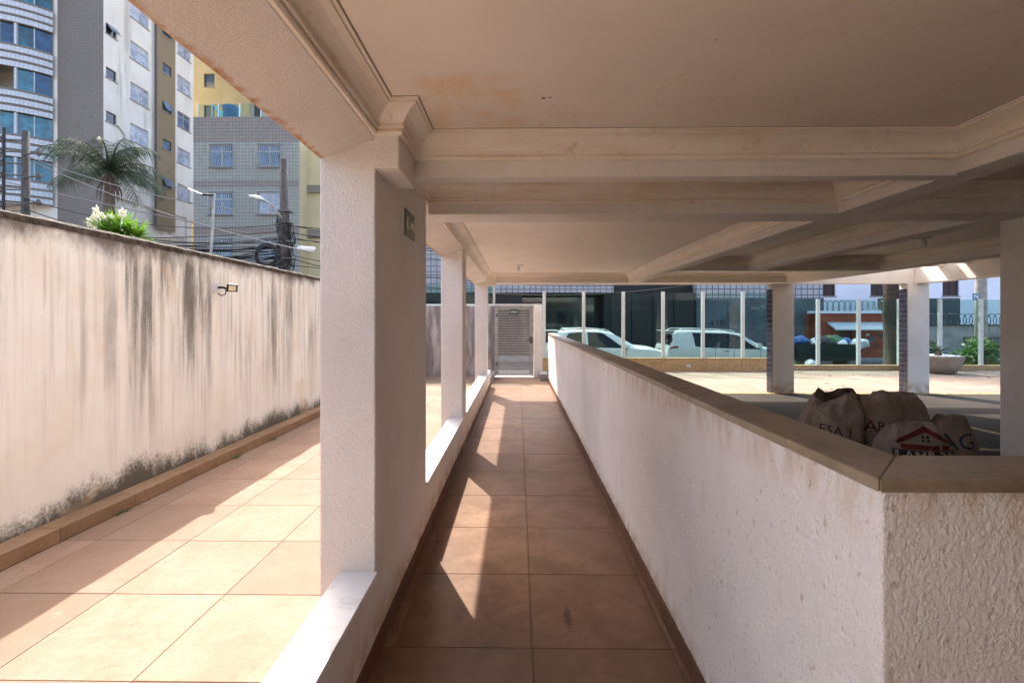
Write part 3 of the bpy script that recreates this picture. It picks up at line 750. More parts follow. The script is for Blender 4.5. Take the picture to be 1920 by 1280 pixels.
# ------------------------------------------------------------------ builders' sacks
def sack(name, label, cx, cy_, w, d, h, seed, mat=m_sack, lean=(0, 0), rot=0.0):
    """woven sack: plump body closing to a crumpled flat mouth with two ears"""
    bm = bmesh.new(); n, m = 56, 28; rings = []
    for j in range(m + 1):
        t = j / m; z = h * t
        base = 1 - .30 * (1 - t) ** 7
        k2 = max(0, (t - .5) / .5)
        wy = base * (1 - .62 * k2 ** 1.7); wx = base * (1 - .40 * k2 ** 2.4)
        ring = []
        for k in range(n):
            a = 2 * pi * k / n; ca, sa = cos(a), sin(a); e = .75
            x = abs(ca) ** e * (1 if ca > 0 else -1) * w / 2 * wx; y = abs(sa) ** e * (1 if sa > 0 else -1) * d / 2 * wy
            pp = Vector((ca * 1.1 + seed * 5, sa * 1.1, t * 1.7))
            ridge = abs(noise.noise(pp * 2.3 + Vector((9, 0, 0))))
            q = 1 + .22 * noise.noise(pp) - .20 * ridge + .035 * noise.noise(pp * 6) + .05 * abs(noise.noise(Vector((ca * 3 + t * 4, sa * 3, t * 2 + seed))))
            zz = z + h * k2 ** 2 * (.035 * (abs(ca) ** 3) * (1 if noise.noise((seed, ca, 2)) > -.2 else -.3) + .13 * noise.noise((ca * .9 + seed * 3, sa * .9, 4)) - .04)
            y += k2 * .05 * noise.noise((ca * 3 + seed, t * 3, 8))
            xr, yr = x * q * cos(rot) - y * q * sin(rot), x * q * sin(rot) + y * q * cos(rot)
            ring.append(bm.verts.new((cx + xr + lean[0] * t * t, cy_ + yr + lean[1] * t * t, zz)))
        rings.append(ring)
    for r, s in zip(rings, rings[1:]):
        for k in range(n): bm.faces.new((r[k], r[(k + 1) % n], s[(k + 1) % n], s[k]))
    bm.faces.new(rings[0][::-1])
    for k in range(n // 2): 
        a_, b_, c_, d_ = rings[-1][k], rings[-1][k + 1], rings[-1][(n - k - 1) % n], rings[-1][(n - k) % n]
        vs_ = []
        for v in (a_, b_, c_, d_):
            if v not in vs_: vs_.append(v)
        if len(vs_) > 2: bm.faces.new(vs_)
    bmesh.ops.recalc_face_normals(bm, faces=bm.faces[:])
    tree = BVHTree.FromBMesh(bm)
    t = thing(name, label, 'sack', (cx, cy_, 0), 'rubble sacks heaped in the parking bay')
    obj('bag', bm, mat, t, True)
    return t, tree
def print_on(st, bm2, u, v, mat, tilt=0, name='print', direction=(.45, 1, 0)):
    """press flat lettering (x right, y up, metres) onto the side of the sack that faces the walkway"""
    t, tree = st; D = Vector(direction).normalized(); S = Vector((D.y, -D.x, 0))
    base = Vector((t.location.x, t.location.y, 0))
    bmesh.ops.triangulate(bm2, faces=bm2.faces[:])
    for _ in range(3):
        es = [e for e in bm2.edges if e.calc_length() > .025]
        if es: bmesh.ops.subdivide_edges(bm2, edges=es, cuts=1); bmesh.ops.triangulate(bm2, faces=bm2.faces[:])
    for q in bm2.verts:
        x, y = q.co.x * cos(tilt) - q.co.y * sin(tilt), q.co.x * sin(tilt) + q.co.y * cos(tilt)
        o_ = base + S * (u + x) + Vector((0, 0, v + y)) - D * 2
        h = tree.ray_cast(o_, D)
        q.co = h[0] - D * (.004 + q.co.z) if h[0] else o_ + D * 2
    obj(name, bm2, mat, t)
def poly_bm(pts):
    bm = bmesh.new(); bm.faces.new([bm.verts.new((x, y, 0)) for x, y in pts]); return bm
s1 = sack('rubble_sack', 'pale woven sack with faint black lettering, leaning at the end of the heap', 2.62, 4.05, .46, .40, .78, 1.3, lean=(.05, 0), rot=-.35)
print_on(s1, text_bm('ESA 1', .10), .03, .52, m_ink_dark, -.1, 'lettering')
s2 = sack('rubble_sack', 'tall crumpled sack with red and black print in the middle of the heap', 3.02, 4.10, .50, .42, .80, 4.1, rot=-.1)
print_on(s2, text_bm('A', .13), -.05, .55, m_ink_red, 0, 'lettering'); print_on(s2, text_bm('RG', .11), .06, .55, m_ink_dark, -.1, 'lettering'); print_on(s2, text_bm('ITA', .06), .06, .46, m_ink_dark, -.1, 'lettering')
s3 = sack('rubble_sack', 'tall plain sack with pointed open mouth, highest of the heap', 3.34, 4.22, .48, .44, .80, 6.7, lean=(-.05, 0), rot=-.7)
s4 = sack('rubble_sack', 'low sack printed with a red roof logo and the word LAMBOY', 2.98, 3.66, .50, .38, .66, 2.2, rot=-.42)
hx, hz = .06, .455
print_on(s4, poly_bm([(-.19, 0), (0, .11), (.19, 0), (.165, -.018), (0, .07), (-.165, -.018)]), hx, hz + .07, m_ink_red, 0, 'roof_logo')
print_on(s4, poly_bm([(-.15, -.022), (.15, -.022), (.15, .012), (-.15, .012)]), hx, hz + .04, m_ink_red, 0, 'logo_band')
for dx in (-.014, .014):
    for dz in (-.012, .014): print_on(s4, poly_bm([(-.009, -.009), (.009, -.009), (.009, .009), (-.009, .009)]), hx + dx, hz + .093 + dz, m_ink_dark, 0, 'logo_window')
print_on(s4, poly_bm([(-.20, -.05), (.20, -.05), (.20, .045), (-.20, .045)]), hx, hz - .033, m_ink_dark, 0, 'logo_band')
bmx = text_bm('LAMBOY', .10, .36)
for v in bmx.verts: v.co.z = .003
print_on(s4, bmx, hx, hz - .03, m_ink_white, 0, 'lettering')
s5 = sack('rubble_sack', 'small sack with blue AG lettering beside the square column', 3.56, 3.98, .36, .34, .64, 8.4, rot=-.5)
print_on(s5, text_bm('AG', .17), .02, .44, m_ink_blue, .1, 'lettering'); print_on(s5, text_bm('ARGILA AC', .045), .02, .25, m_ink_blue, .05, 'lettering')
sack('rubble_sack', 'dark brown sack slumped at the back of the heap', 3.05, 4.62, .46, .40, .76, 3.9, m_sack_dark)

# ------------------------------------------------------------------ parked cars
def lerp_tab(tab, x):
    if x <= tab[0][0]: return tab[0][1:]
    for a, b in zip(tab, tab[1:]):
        if x <= b[0]:
            t = (x - a[0]) / (b[0] - a[0]); return tuple(p + (q - p) * t for p, q in zip(a[1:], b[1:]))
    return tab[-1][1:]
def car(name, label, ox, oy, oz, tab, wins, paint, wheels, extras, W=.88):
    """tab rows: x, half-width at belt, belt z, roof-edge half-width, roof-edge z, centre z, bottom z; rear at x=0, nose towards +X"""
    t = thing(name, label, 'car', (ox + 2, oy, oz))
    L = tab[-1][0]; nx = 60
    def section(x):
        w, zb, wr, ze, zc, z0 = lerp_tab(tab, x)
        return [(w * .86, z0), (w * .985, z0 + .12), (w * 1.01, z0 + (zb - z0) * .55), (w, zb - .05), (w * .985, zb), (wr * 1.0 + (w - wr) * .5, (zb + ze) / 2 + .01 * (ze > zb + .1)), (wr, ze - .03 * (ze - zb)), (wr * .86, ze + (zc - ze) * .7), (wr * .45, zc - .006), (0, zc)]
    def P(x, s, k, off=0):
        q = section(x); k0 = int(min(k, len(q) - 1.001)); f = k - k0
        y = q[k0][0] + (q[k0 + 1][0] - q[k0][0]) * f; z = q[k0][1] + (q[k0 + 1][1] - q[k0][1]) * f
        return Vector((ox + x, oy + s * (y + off), oz + z + off * .25))
    bm = bmesh.new(); xs = sorted(set([L * i / nx for i in range(nx + 1)] + [r[0] for r in tab]))
    rings = []
    for x in xs:
        sec = section(x)
        rings.append([bm.verts.new((ox + x, oy - y, oz + z)) for y, z in sec] + [bm.verts.new((ox + x, oy + y, oz + z)) for y, z in sec[:-1][::-1]])
    for r, s in zip(rings, rings[1:]):
        for k in range(len(r) - 1): bm.faces.new((r[k], r[k + 1], s[k + 1], s[k]))
        bm.faces.new((r[-1], r[0], s[0], s[-1]))
    bm.faces.new(rings[0]); bm.faces.new(rings[-1][::-1])
    body = obj('body', bm, paint, t, True)
    md = body.modifiers.new('edge', 'EDGE_SPLIT'); md.split_angle = radians(38)
    for nm, poly, mat, off in wins:                              # side panels: polygons in (x, k) on both flanks
        for s in (-1, 1):
            bm = bmesh.new()
            cols = 14; x0 = min(p[0] for p in poly); x1 = max(p[0] for p in poly)
            def lim(x, up):
                ks = []
                for a, b in zip(poly, poly[1:] + poly[:1]):
                    if (a[0] - x) * (b[0] - x) <= 0 and a[0] != b[0]: ks.append(a[1] + (b[1] - a[1]) * (x - a[0]) / (b[0] - a[0]))
                return (max if up else min)(ks)
            g = []
            for i in range(cols + 1):
                x = x0 + (x1 - x0) * min(max(i / cols, .0005), .9995); a, b = lim(x, 0), lim(x, 1)
                g.append([bm.verts.new(P(x, s, a + (b - a) * j / 4, off)) for j in range(5)])
            for r, q in zip(g, g[1:]):
                for j in range(4): bm.faces.new((r[j], r[j + 1], q[j + 1], q[j]))
            obj(nm, bm, mat, t, True)
    for nm, x0, x1, k0, mat, off in extras.get('across', []):    # panels that cross the car (windscreen, rear window)
        bm = bmesh.new(); g = []
        for i in range(9):
            x = x0 + (x1 - x0) * i / 8
            row = [P(x, -1, k0 + (9 - k0) * j / 6) for j in range(7)] + [P(x, 1, 9 - (9 - k0) * j / 6) for j in range(1, 7)]
            nrm = Vector((off[0], 0, off[1])); g.append([bm.verts.new(v + nrm) for v in row])
        for r, q in zip(g, g[1:]):
            for j in range(12): bm.faces.new((r[j], r[j + 1], q[j + 1], q[j]))
        obj(nm, bm, mat, t, True)
    for nm, x0, x1, y0, y1, z0, z1, mat, both in extras.get('boxes', []):
        for s in ((-1, 1) if both else (1,)):
            a, b = sorted((oy + s * y0, oy + s * y1)); box(nm, ox + x0, ox + x1, a, b, oz + z0, oz + z1, mat, t, .012)
    for s in (-1, 1):
        for pts, r in extras.get('rails', []):
            bm = bmesh.new(); tube(bm, [(ox + x, oy + s * y, oz + z) for x, y, z in pts], r, 6); obj('roof_rail', bm, m_alu, t, True)
        for wx in wheels:
            bm = bmesh.new(); lathe(bm, [(.2, -.1), (.31, -.1), (.325, -.08), (.325, .08), (.31, .1), (.2, .1)], (0, 0, 0), 24)
            Mx = Matrix.Translation((ox + wx, oy + s * (W - .09), oz + .325)) @ Matrix.Rotation(pi / 2, 4, 'X'); bmesh.ops.transform(bm, matrix=Mx, verts=bm.verts[:])
            wh = obj('wheel', bm, m_tyre, t)
            bm = bmesh.new(); lathe(bm, [(.2, -.105), (.12, -.09), (.05, -.11), (.05, .11), (.12, .09), (.2, .105)], (0, 0, 0), 20); bmesh.ops.transform(bm, matrix=Mx, verts=bm.verts[:]); obj('rim', bm, m_rim, wh)
    return t
STZ = -.55
suv = [(0, .72, .78, .60, .80, .84, .42), (.06, .80, .92, .66, 1.02, 1.06, .34), (.22, .86, .98, .62, 1.34, 1.40, .28), (.42, .88, 1.0, .60, 1.52, 1.585, .24), (1.1, .89, 1.0, .60, 1.57, 1.635, .22), (1.9, .89, .99, .60, 1.56, 1.625, .22),
       (2.35, .89, .98, .60, 1.48, 1.545, .22), (2.85, .89, .97, .64, 1.22, 1.29, .22), (3.15, .885, .965, .72, 1.04, 1.085, .22), (3.7, .87, .93, .72, .985, 1.03, .24), (4.05, .80, .84, .66, .90, .93, .28), (4.2, .62, .70, .55, .74, .76, .36)]
car('parked_car', 'white sport utility car with sloping tailgate spoiler parked behind the glass fence', .98, 17.6, STZ, suv,
    [('side_window', [(.55, 4.12), (.80, 5.85), (1.40, 5.95), (1.40, 4.1)], m_carglass, .006), ('side_window', [(1.48, 4.1), (1.48, 5.95), (2.05, 5.92), (2.78, 4.15)], m_carglass, .006),
     ('door_gap', [(1.435, 1.2), (1.435, 4.05), (1.45, 4.05), (1.45, 1.2)], m_black, .003), ('door_gap', [(2.80, 1.2), (2.80, 4.05), (2.815, 4.05), (2.815, 1.2)], m_black, .003), ('window_trim', [(.5, 4.0), (.5, 4.1), (2.85, 4.14), (2.85, 4.05)], m_black, .004), ('headlamp', [(3.62, 3.2), (3.8, 4.3), (4.08, 4.2), (4.1, 3.3)], m_lampclear, .01), ('tail_lamp', [(.03, 3.0), (.05, 4.4), (.30, 4.2), (.28, 3.2)], m_lampclear, .01)], m_carwhite, (.85, 3.38),
    {'across': [('windscreen', 2.42, 3.05, 6.4, m_carglass, (.012, .012)), ('rear_window', .10, .26, 6.3, m_carglass, (-.012, .01))],
     'boxes': [('mirror', 2.72, 2.9, .86, 1.02, 1.0, 1.13, m_carwhite, True), ('spoiler', -.02, .46, 0, .56, 1.575, 1.61, m_carwhite, True), ('bumper', -.05, .12, 0, .74, .42, .62, m_carwhite, True), ('number_plate', -.07, -.045, -.2, .2, .66, .78, m_signwhite, False), ('door_handle', 1.45, 1.62, .885, .915, .86, .89, m_carwhite, True), ('door_handle', 2.35, 2.52, .885, .915, .86, .89, m_carwhite, True)],
     'rails': [([(.6, .56, 1.59), (.7, .56, 1.655), (1.4, .57, 1.68), (2.1, .57, 1.64), (2.3, .57, 1.56)], .018)]})
mpv = [(0, .80, .90, .74, .94, .96, .42), (.05, .85, 1.0, .76, 1.06, 1.08, .34), (.20, .87, 1.02, .72, 1.42, 1.46, .28), (.30, .875, 1.03, .68, 1.54, 1.59, .25), (.9, .88, 1.02, .66, 1.56, 1.62, .22), (2.2, .88, .98, .65, 1.52, 1.585, .22),
       (2.65, .88, .96, .65, 1.44, 1.505, .22), (3.2, .88, .95, .68, 1.14, 1.20, .22), (3.45, .875, .94, .72, 1.0, 1.05, .22), (3.95, .86, .90, .70, .93, .97, .24), (4.2, .80, .80, .64, .84, .87, .28), (4.32, .62, .66, .54, .70, .72, .36)]
car('parked_car', 'pale silver people carrier with roof rails parked behind the glass fence', 5.28, 17.65, STZ, mpv,
    [('side_window', [(.95, 4.10), (.90, 5.9), (1.63, 5.92), (1.63, 3.9)], m_carglass, .006), ('side_window', [(1.66, 3.9), (1.66, 5.92), (2.28, 5.92), (2.28, 3.75)], m_carglass, .006), ('side_window', [(2.31, 3.75), (2.31, 5.9), (2.55, 5.85), (3.25, 4.05)], m_carglass, .006),
     ('window_pillar', [(1.62, 3.9), (1.62, 5.9), (1.67, 5.9), (1.67, 3.9)], m_black, .004), ('window_pillar', [(2.27, 3.75), (2.27, 5.9), (2.32, 5.9), (2.32, 3.75)], m_black, .004),
     ('door_gap', [(1.64, 1.2), (1.64, 3.9), (1.655, 3.9), (1.655, 1.2)], m_black, .003), ('door_gap', [(2.29, 1.2), (2.29, 3.75), (2.305, 3.75), (2.305, 1.2)], m_black, .003), ('door_gap', [(3.2, 1.2), (3.2, 3.9), (3.215, 3.9), (3.215, 1.2)], m_black, .003), ('tail_lamp', [(.03, 3.0), (.06, 4.2), (.36, 4.1), (.34, 3.0)], m_lampred, .012), ('headlamp', [(3.8, 3.2), (3.9, 4.3), (4.2, 4.2), (4.22, 3.3)], m_lampclear, .01)], m_carsilver, (.8, 3.45),
    {'across': [('windscreen', 2.72, 3.35, 6.4, m_carglass, (.012, .012)), ('rear_window', .06, .20, 5.1, m_carglass, (-.02, .008))],
     'boxes': [('mirror', 3.05, 3.2, .87, 1.04, 1.0, 1.16, m_carsilver, True), ('spoiler', -.02, .34, 0, .6, 1.575, 1.60, m_carsilver, True), ('bumper', -.06, .12, 0, .72, .42, .62, m_carsilver, True), ('number_plate', -.03, .0, -.25, .25, .74, .86, m_signwhite, False), ('door_handle', 1.95, 2.12, .875, .905, .88, .91, m_steel, True), ('plate_trim', -.02, .02, -.35, .35, .88, .93, m_steel, False)],
     'rails': [([(.4, .60, 1.60), (.55, .60, 1.665), (1.4, .60, 1.665), (2.3, .60, 1.61), (2.45, .60, 1.55)], .016)]})

# ------------------------------------------------------------------ facades with real openings
def facade(name, org, u, nrm, U, V, ops, depth, mat, parent):
    """wall sheet from org along u (length U) and up (V); ops = (u0,u1,v0,v1) holes with reveals going in by depth; nrm = outward"""
    org, u, nrm = Vector(org), Vector(u), Vector(nrm); bm = bmesh.new()
    us = sorted({0, U} | {a for o_ in ops for a in o_[:2]}); vs_ = sorted({0, V} | {a for o_ in ops for a in o_[2:]})
    P = lambda a, b, d=0: org + u * a + Vector((0, 0, b)) - nrm * d
    for a0, a1 in zip(us, us[1:]):
        for b0, b1 in zip(vs_, vs_[1:]):
            ca, cb = (a0 + a1) / 2, (b0 + b1) / 2
            if any(o_[0] < ca < o_[1] and o_[2] < cb < o_[3] for o_ in ops): continue
            quad(bm, P(a0, b0), P(a1, b0), P(a1, b1), P(a0, b1))
    for a0, a1, b0, b1 in ops:
        for (p, q) in (((a0, b0), (a1, b0)), ((a1, b0), (a1, b1)), ((a1, b1), (a0, b1)), ((a0, b1), (a0, b0))):
            quad(bm, P(*p), P(*q), P(*q, depth), P(*p, depth))
    bmesh.ops.remove_doubles(bm, verts=bm.verts[:], dist=.0005)
    return obj(name, bm, mat, parent)
def obox(bm, org, u, nrm, u0, u1, v0, v1, d0, d1):
    org, u, nrm = Vector(org), Vector(u), Vector(nrm)
    P = lambda a, b, d: org + u * a + Vector((0, 0, b)) - nrm * d
    vs_ = [bm.verts.new(P(a, b, d)) for d in (d0, d1) for a, b in ((u0, v0), (u1, v0), (u1, v1), (u0, v1))]
    for f in ((0, 1, 2, 3), (7, 6, 5, 4), (0, 4, 5, 1), (1, 5, 6, 2), (2, 6, 7, 3), (3, 7, 4, 0)): bm.faces.new([vs_[i] for i in f])
def window(parent, org, u, nrm, o_, depth, glass, nv=2, top=.32, fr=.05, frame=None, sill=True):
    frame = frame or m_alu; a0, a1, b0, b1 = o_
    bm = bmesh.new(); d0, d1 = depth - .06, depth - .01
    for k in range(nv + 1):
        x = a0 + (a1 - a0 - fr) * k / nv; obox(bm, org, u, nrm, x, x + fr, b0, b1, d0, d1)
    hs = [b0, b1 - fr] + ([b1 - (b1 - b0) * top] if top else [])
    for h in hs: obox(bm, org, u, nrm, a0 + .002, a1 - .002, h, h + fr, d0 + .004, d1 - .004)
    w = obj('window', bm, frame, parent)
    for k in range(nv):
        x0 = a0 + (a1 - a0 - fr) * k / nv + fr; x1 = a0 + (a1 - a0 - fr) * (k + 1) / nv
        bm = bmesh.new(); obox(bm, org, u, nrm, x0 - .01, x1 + .01, b0, b1, depth - .035, depth - .025); obj('pane', bm, glass, w)
    if sill:
        bm = bmesh.new(); obox(bm, org, u, nrm, a0 - .06, a1 + .06, b0 - .07, b0 - .002, -.05, .05); obj('sill', bm, m_pole, w)
    return w

# tall tower at the left
TY, TX = 29.4, -26.0
tw = thing('apartment_tower', 'tall cream and brown tiled apartment tower with curved banded balconies', 'building', (-28, 33, 5.6))
FL = 2.775; row_tops = [14.65 + FL * k for k in (-1, 0, 1, 2, 3)]
TZ0, TZ1 = 9.4, 27.0
org = (TX, TY, TZ0); u = (0, 1, 0); nr = (1, 0, 0)
ops = []; wl = []
for zt in row_tops:
    for (a, b, h, kind) in ((.18, .98, .66, 's'), (2.05, 3.65, 1.18, 'b'), (6.45, 7.9, 1.18, 'b')):
        o_ = (a, b, zt - h - TZ0, zt - TZ0); ops.append(o_); wl.append((o_, kind))
facade('side_wall', org, u, nr, 8.25, TZ1 - TZ0, ops, .14, m_tower_cream, tw)
rk = random.Random(5)
for o_, k in wl:
    if k == 'b': window(tw, org, u, nr, o_, .14, rk.choice([m_curtain, m_curtain, m_winglass, m_curtain]), 2, .30)
    else:
        w = window(tw, org, u, nr, o_, .14, m_winglass_d, 1, 0, .04, m_steel)
        if rk.random() < .6:                                     # hopper sash tilted out
            bm = bmesh.new(); a0, a1, b0, b1 = o_; P = lambda a, b, d: Vector(org) + Vector((d, a, b))
            quad(bm, P(a0, b1, .01), P(a1, b1, .01), P(a1, b0 + .18, .34), P(a0, b0 + .18, .34)); obj('sash', bm, m_winglass, w)
# brown pilaster with small windows
org2 = (TX + .12, TY + 4.25, 8.0); ops2 = [(.55, 1.4, zt - .72 - 8.0, zt - 8.0) for zt in row_tops]
facade('pilaster', org2, u, nr, 1.8, TZ1 - 8.0, ops2, .12, m_tower_tile_s, tw)
for k, o_ in enumerate(ops2):
    w = window(tw, org2, u, nr, o_, .12, m_winglass, 1, 0, .04, m_steel)
    if k % 2 == 0:
        bm = bmesh.new(); a0, a1, b0, b1 = o_; P = lambda a, b, d: Vector(org2) + Vector((d, a, b)); quad(bm, P(a0, b1, .01), P(a1, b1, .01), P(a1, b0 + .1, .25), P(a0, b0 + .1, .25)); obj('sash', bm, m_winglass, w)
for yy in (4.25, 6.05): box('pilaster_return', TX, TX + .119, TY + yy - (.002 if yy < 5 else -.002) - .02, TY + yy + .02, 8.0, TZ1, m_tower_tile_s, tw)
box('downpipe', TX + .12, TX + .22, TY + 4.02, TY + 4.14, 8.2, TZ1, m_steel, tw)
box('core', -38, TX - .16, TY + .02, TY + 8.25, 5.55, TZ1, m_tower_cream, tw)
box('front_wall', -28.9, TX - .001, TY - .02, TY + .16, 5.6, TZ1, m_tower_tile, tw)
# pilotis under the side wall
for k in range(4): box('pillar', TX - .45, TX - .01, TY + .3 + k * 2.4, TY + .7 + k * 2.4, 5.6, 9.4, m_tower_cream, tw)
box('garage_back', TX - .9, TX - .5, TY + .2, TY + 8.25, 5.6, 9.39, m_fac_dark, tw)
box('garage_grille', TX - .36, TX - .3, TY + .8, TY + 8.0, 6.6, 8.6, m_fac_teal, tw)
# curved balconies
CXb, CYb, RB = -32.6, TY + 2.6, 4.55
a_st, a_en = radians(-38), radians(-142)
def arc_band(name, z0, z1, r, mat, th=.12, n=28):
    bm = bmesh.new(); rr = []
    for i in range(n + 1):
        a = a_st + (a_en - a_st) * i / n; ca, sa = cos(a), sin(a)
        rr.append([bm.verts.new((CXb + q * ca, CYb + q * sa, z)) for q, z in ((r, z0), (r, z1), (r - th, z1), (r - th, z0))])
    for p, q in zip(rr, rr[1:]):
        for k in range(4): bm.faces.new((p[k], p[(k + 1) % 4], q[(k + 1) % 4], q[k]))
    bm.faces.new(rr[0]); bm.faces.new(rr[-1][::-1]); return obj(name, bm, mat, tw)
for k in range(-2, 5):
    zw = 15.35 + 2.69 * k                                        # window sill height of the storey
    arc_band('balcony_wall', zw - 1.42, zw - .02, RB - .06, m_tower_tile, .3)
    for j in range(3): arc_band('white_band', zw - 1.40 + j * .46, zw - 1.40 + j * .46 + .30, RB, m_tower_white, .05)
    for j in range(10):                                         # glazing panels between mullions
        a0 = a_st + (a_en - a_st) * j / 10; a1 = a_st + (a_en - a_st) * (j + 1) / 10; r = RB - .2
        if k == 0 and 2 <= j <= 3: continue
        bm = bmesh.new(); quad(bm, *(Vector((CXb + r * cos(a), CYb + r * sin(a), z)) for a, z in ((a0, zw), (a1, zw), (a1, zw + 1.25), (a0, zw + 1.25))))
        pn = obj('window', bm, (m_tealcurt if (k <= -1 or j == 1) else (m_tealcurt if rk.random() < .35 else m_blueglass)), tw)
        bm = bmesh.new(); w_ = .10 if j == 1 or j == 2 else .03
        tube(bm, [(CXb + (r + .03) * cos(a1), CYb + (r + .03) * sin(a1), zw - .02), (CXb + (r + .03) * cos(a1), CYb + (r + .03) * sin(a1), zw + 1.27)], w_, 6); obj('mullion', bm, m_tower_white, pn)

# grey tiled four-storey block with caged windows
GB = thing('grey_tiled_block', 'four storey grey green tiled block with white caged windows', 'building', (-16, 30, 5.6))
BY = 28.0
org = (-19.35, BY, -.4); u = (1, 0, 0); nr = (0, -1, 0)
ops = [(a, a + 1.36, zt - 1.36 + .4, zt + .4) for zt in (11.87, 9.05, 6.28, 3.5) for a in (.98, 3.86)]
facade('front_wall', org, u, nr, 6.35, 13.9, ops, .16, m_b2_tile, GB)
bandm = m_b2_band
for z0, z1 in ((12.0, 13.5), (9.30, 9.72), (6.5, 6.95), (3.7, 4.1)): box('tile_band', -19.352, -12.999, BY - .006, BY - .0005, z0, z1, bandm, GB)
for z0, z1 in ((9.25, 9.72), (6.5, 6.97)): box('wing_band', -12.995, -8, BY + 1.0, BY + 1.5, z0, z1, bandm, GB)
for o_ in ops:
    w = window(GB, org, u, nr, o_, .16, rk.choice([m_curtain, m_winglass, m_winglass]), 2, .32, .06, m_white_metal)
    bm = bmesh.new(); a0, a1, b0, b1 = o_; P = lambda a, b, d: Vector(org) + Vector((a, -d, b))
    for q in range(13):                                         # bulging bars
        a = a0 + (a1 - a0) * q / 12
        tube(bm, [P(a, b1 + .06, .02), P(a, b1, .2), P(a, b0 + .8, .2), P(a, b0 + .55, .34), P(a, b0 + .25, .38), P(a, b0 + .02, .26), P(a, b0 - .05, .02)], .013, 4)
    for b, d in ((b1, .2), (b0 + .85, .2), (b0, .26)): tube(bm, [P(a0, b, 0), P(a0, b, d), P(a1, b, d), P(a1, b, 0)], .016, 4)
    obj('window_grille', bm, m_white_metal, w)
box('core', -19.3, -13.02, BY + .2, BY + 9, -.41, 13.48, m_b2_tile, GB)
box('side_wall', -13.02, -12.996, BY + .012, BY + 9, -.40, 13.49, m_b2_yellow, GB)
box('yellow_wing', -13.0, -2, BY + 1.2, BY + 9, -.39, 12.4, m_b2_yellow, GB)
for k in range(5):
    x = -19.25 + k * 1.28; box('balustrade_glass', x + .02, x + 1.24, BY + .2, BY + .215, 13.51, 14.35, m_glass_clear, GB); box('balustrade_post', x - .02, x + .018, BY + .19, BY + .23, 13.5, 14.4, m_alu, GB)
bm = bmesh.new(); lathe(bm, [(.42, 0), (.46, .3), (.46, .9), (.50, 1.0), (.48, 1.12), (.1, 1.2)], (-17.8, BY + 1.2, 13.5), 20)
tag(obj('water_tank', bm, m_tank, None, True), 'dark blue water tank on the roof of the grey tiled block', 'water tank')
tr_ = thing('sun_shade', 'turquoise triangular shade on the roof of the grey tiled block', 'shade', (-18.8, BY + 2, 13.5))
bm = bmesh.new(); quad(bm, (-19.2, BY + 1.5, 15.0), (-18.5, BY + 1.4, 13.8), (-18.4, BY + 2.4, 13.8), (-19.2, BY + 2.6, 14.9)); quad(bm, (-19.2, BY + 1.5, 14.98), (-19.2, BY + 2.6, 14.88), (-18.4, BY + 2.4, 13.78), (-18.5, BY + 1.4, 13.78)); obj('cloth', bm, simple('turquoise_cloth', (.06, .32, .28), .7), tr_)
bm = bmesh.new(); tube(bm, [(-19.2, BY + 1.5, 13.5), (-19.2, BY + 1.5, 15)], .03); tube(bm, [(-18.5, BY + 1.4, 13.5), (-18.5, BY + 1.4, 13.8)], .03); obj('mast', bm, m_alu, tr_)

# ochre tower far behind
OT = thing('ochre_tower', 'tall ochre and tan apartment block rising behind the grey tiled block', 'building', (-25, 46, 5.6))
org = (-33, 44.0, 5.6); ops = [(3.6, 4.6, z, z + 1.25) for z in (8.6, 11.6, 14.6, 17.6, 20.6)]
facade('front_wall', org, (1, 0, 0), (0, -1, 0), 5.9, 34, ops, .2, m_b3_yellow, OT)
for o_ in ops: window(OT, org, (1, 0, 0), (0, -1, 0), o_, .2, m_winglass_d, 1, 0, .06, m_steel)
org = (-27.1, 43.4, 5.6); ops = [(2.7, 3.5, z, z + 1.5) for z in (8.1, 11.1, 14.1, 17.1)]
facade('front_wall', org, (1, 0, 0), (0, -1, 0), 11, 34, ops, .2, m_b3_tan, OT)
box('pier', -27.1, -24.6, 43.1, 43.39, 5.6, 39, m_b3_yellow, OT)
for o_ in ops: window(OT, org, (1, 0, 0), (0, -1, 0), o_, .2, m_winglass_d, 1, 0, .06, m_steel)
box('core', -33, -16.1, 44.3, 52, 5.6, 39.6, m_b3_tan, OT)
# low tan outbuilding under the towers
lb = thing('tan_outbuilding', 'low tan outbuilding with slatted cladding at the foot of the tall tower', 'building', (-22, 27, 0))
box('wall', -26, -19.4, 26.4, 27.3, -.41, 6.2, m_b3_tan, lb)
for k in range(9): box('plank', -25.9, -19.5, 26.36, 26.398, 4.3 + k * .2, 4.3 + k * .2 + .16, simple('tan_plank', (.40, .32, .24), .8) if k == 0 else bpy.data.materials['tan_plank'], lb)
sh = tag(box('metal_roof', -38, -25.5, 24.2, 27.3, 5.0, 5.14, simple('zinc_roof', (.34, .38, .40), .5)), 'grey green metal sheet roof below the tall tower', 'roof')
box('support_wall', -37.8, -25.7, 24.6, 27.2, -.41, 4.999, m_fac_teal, sh)

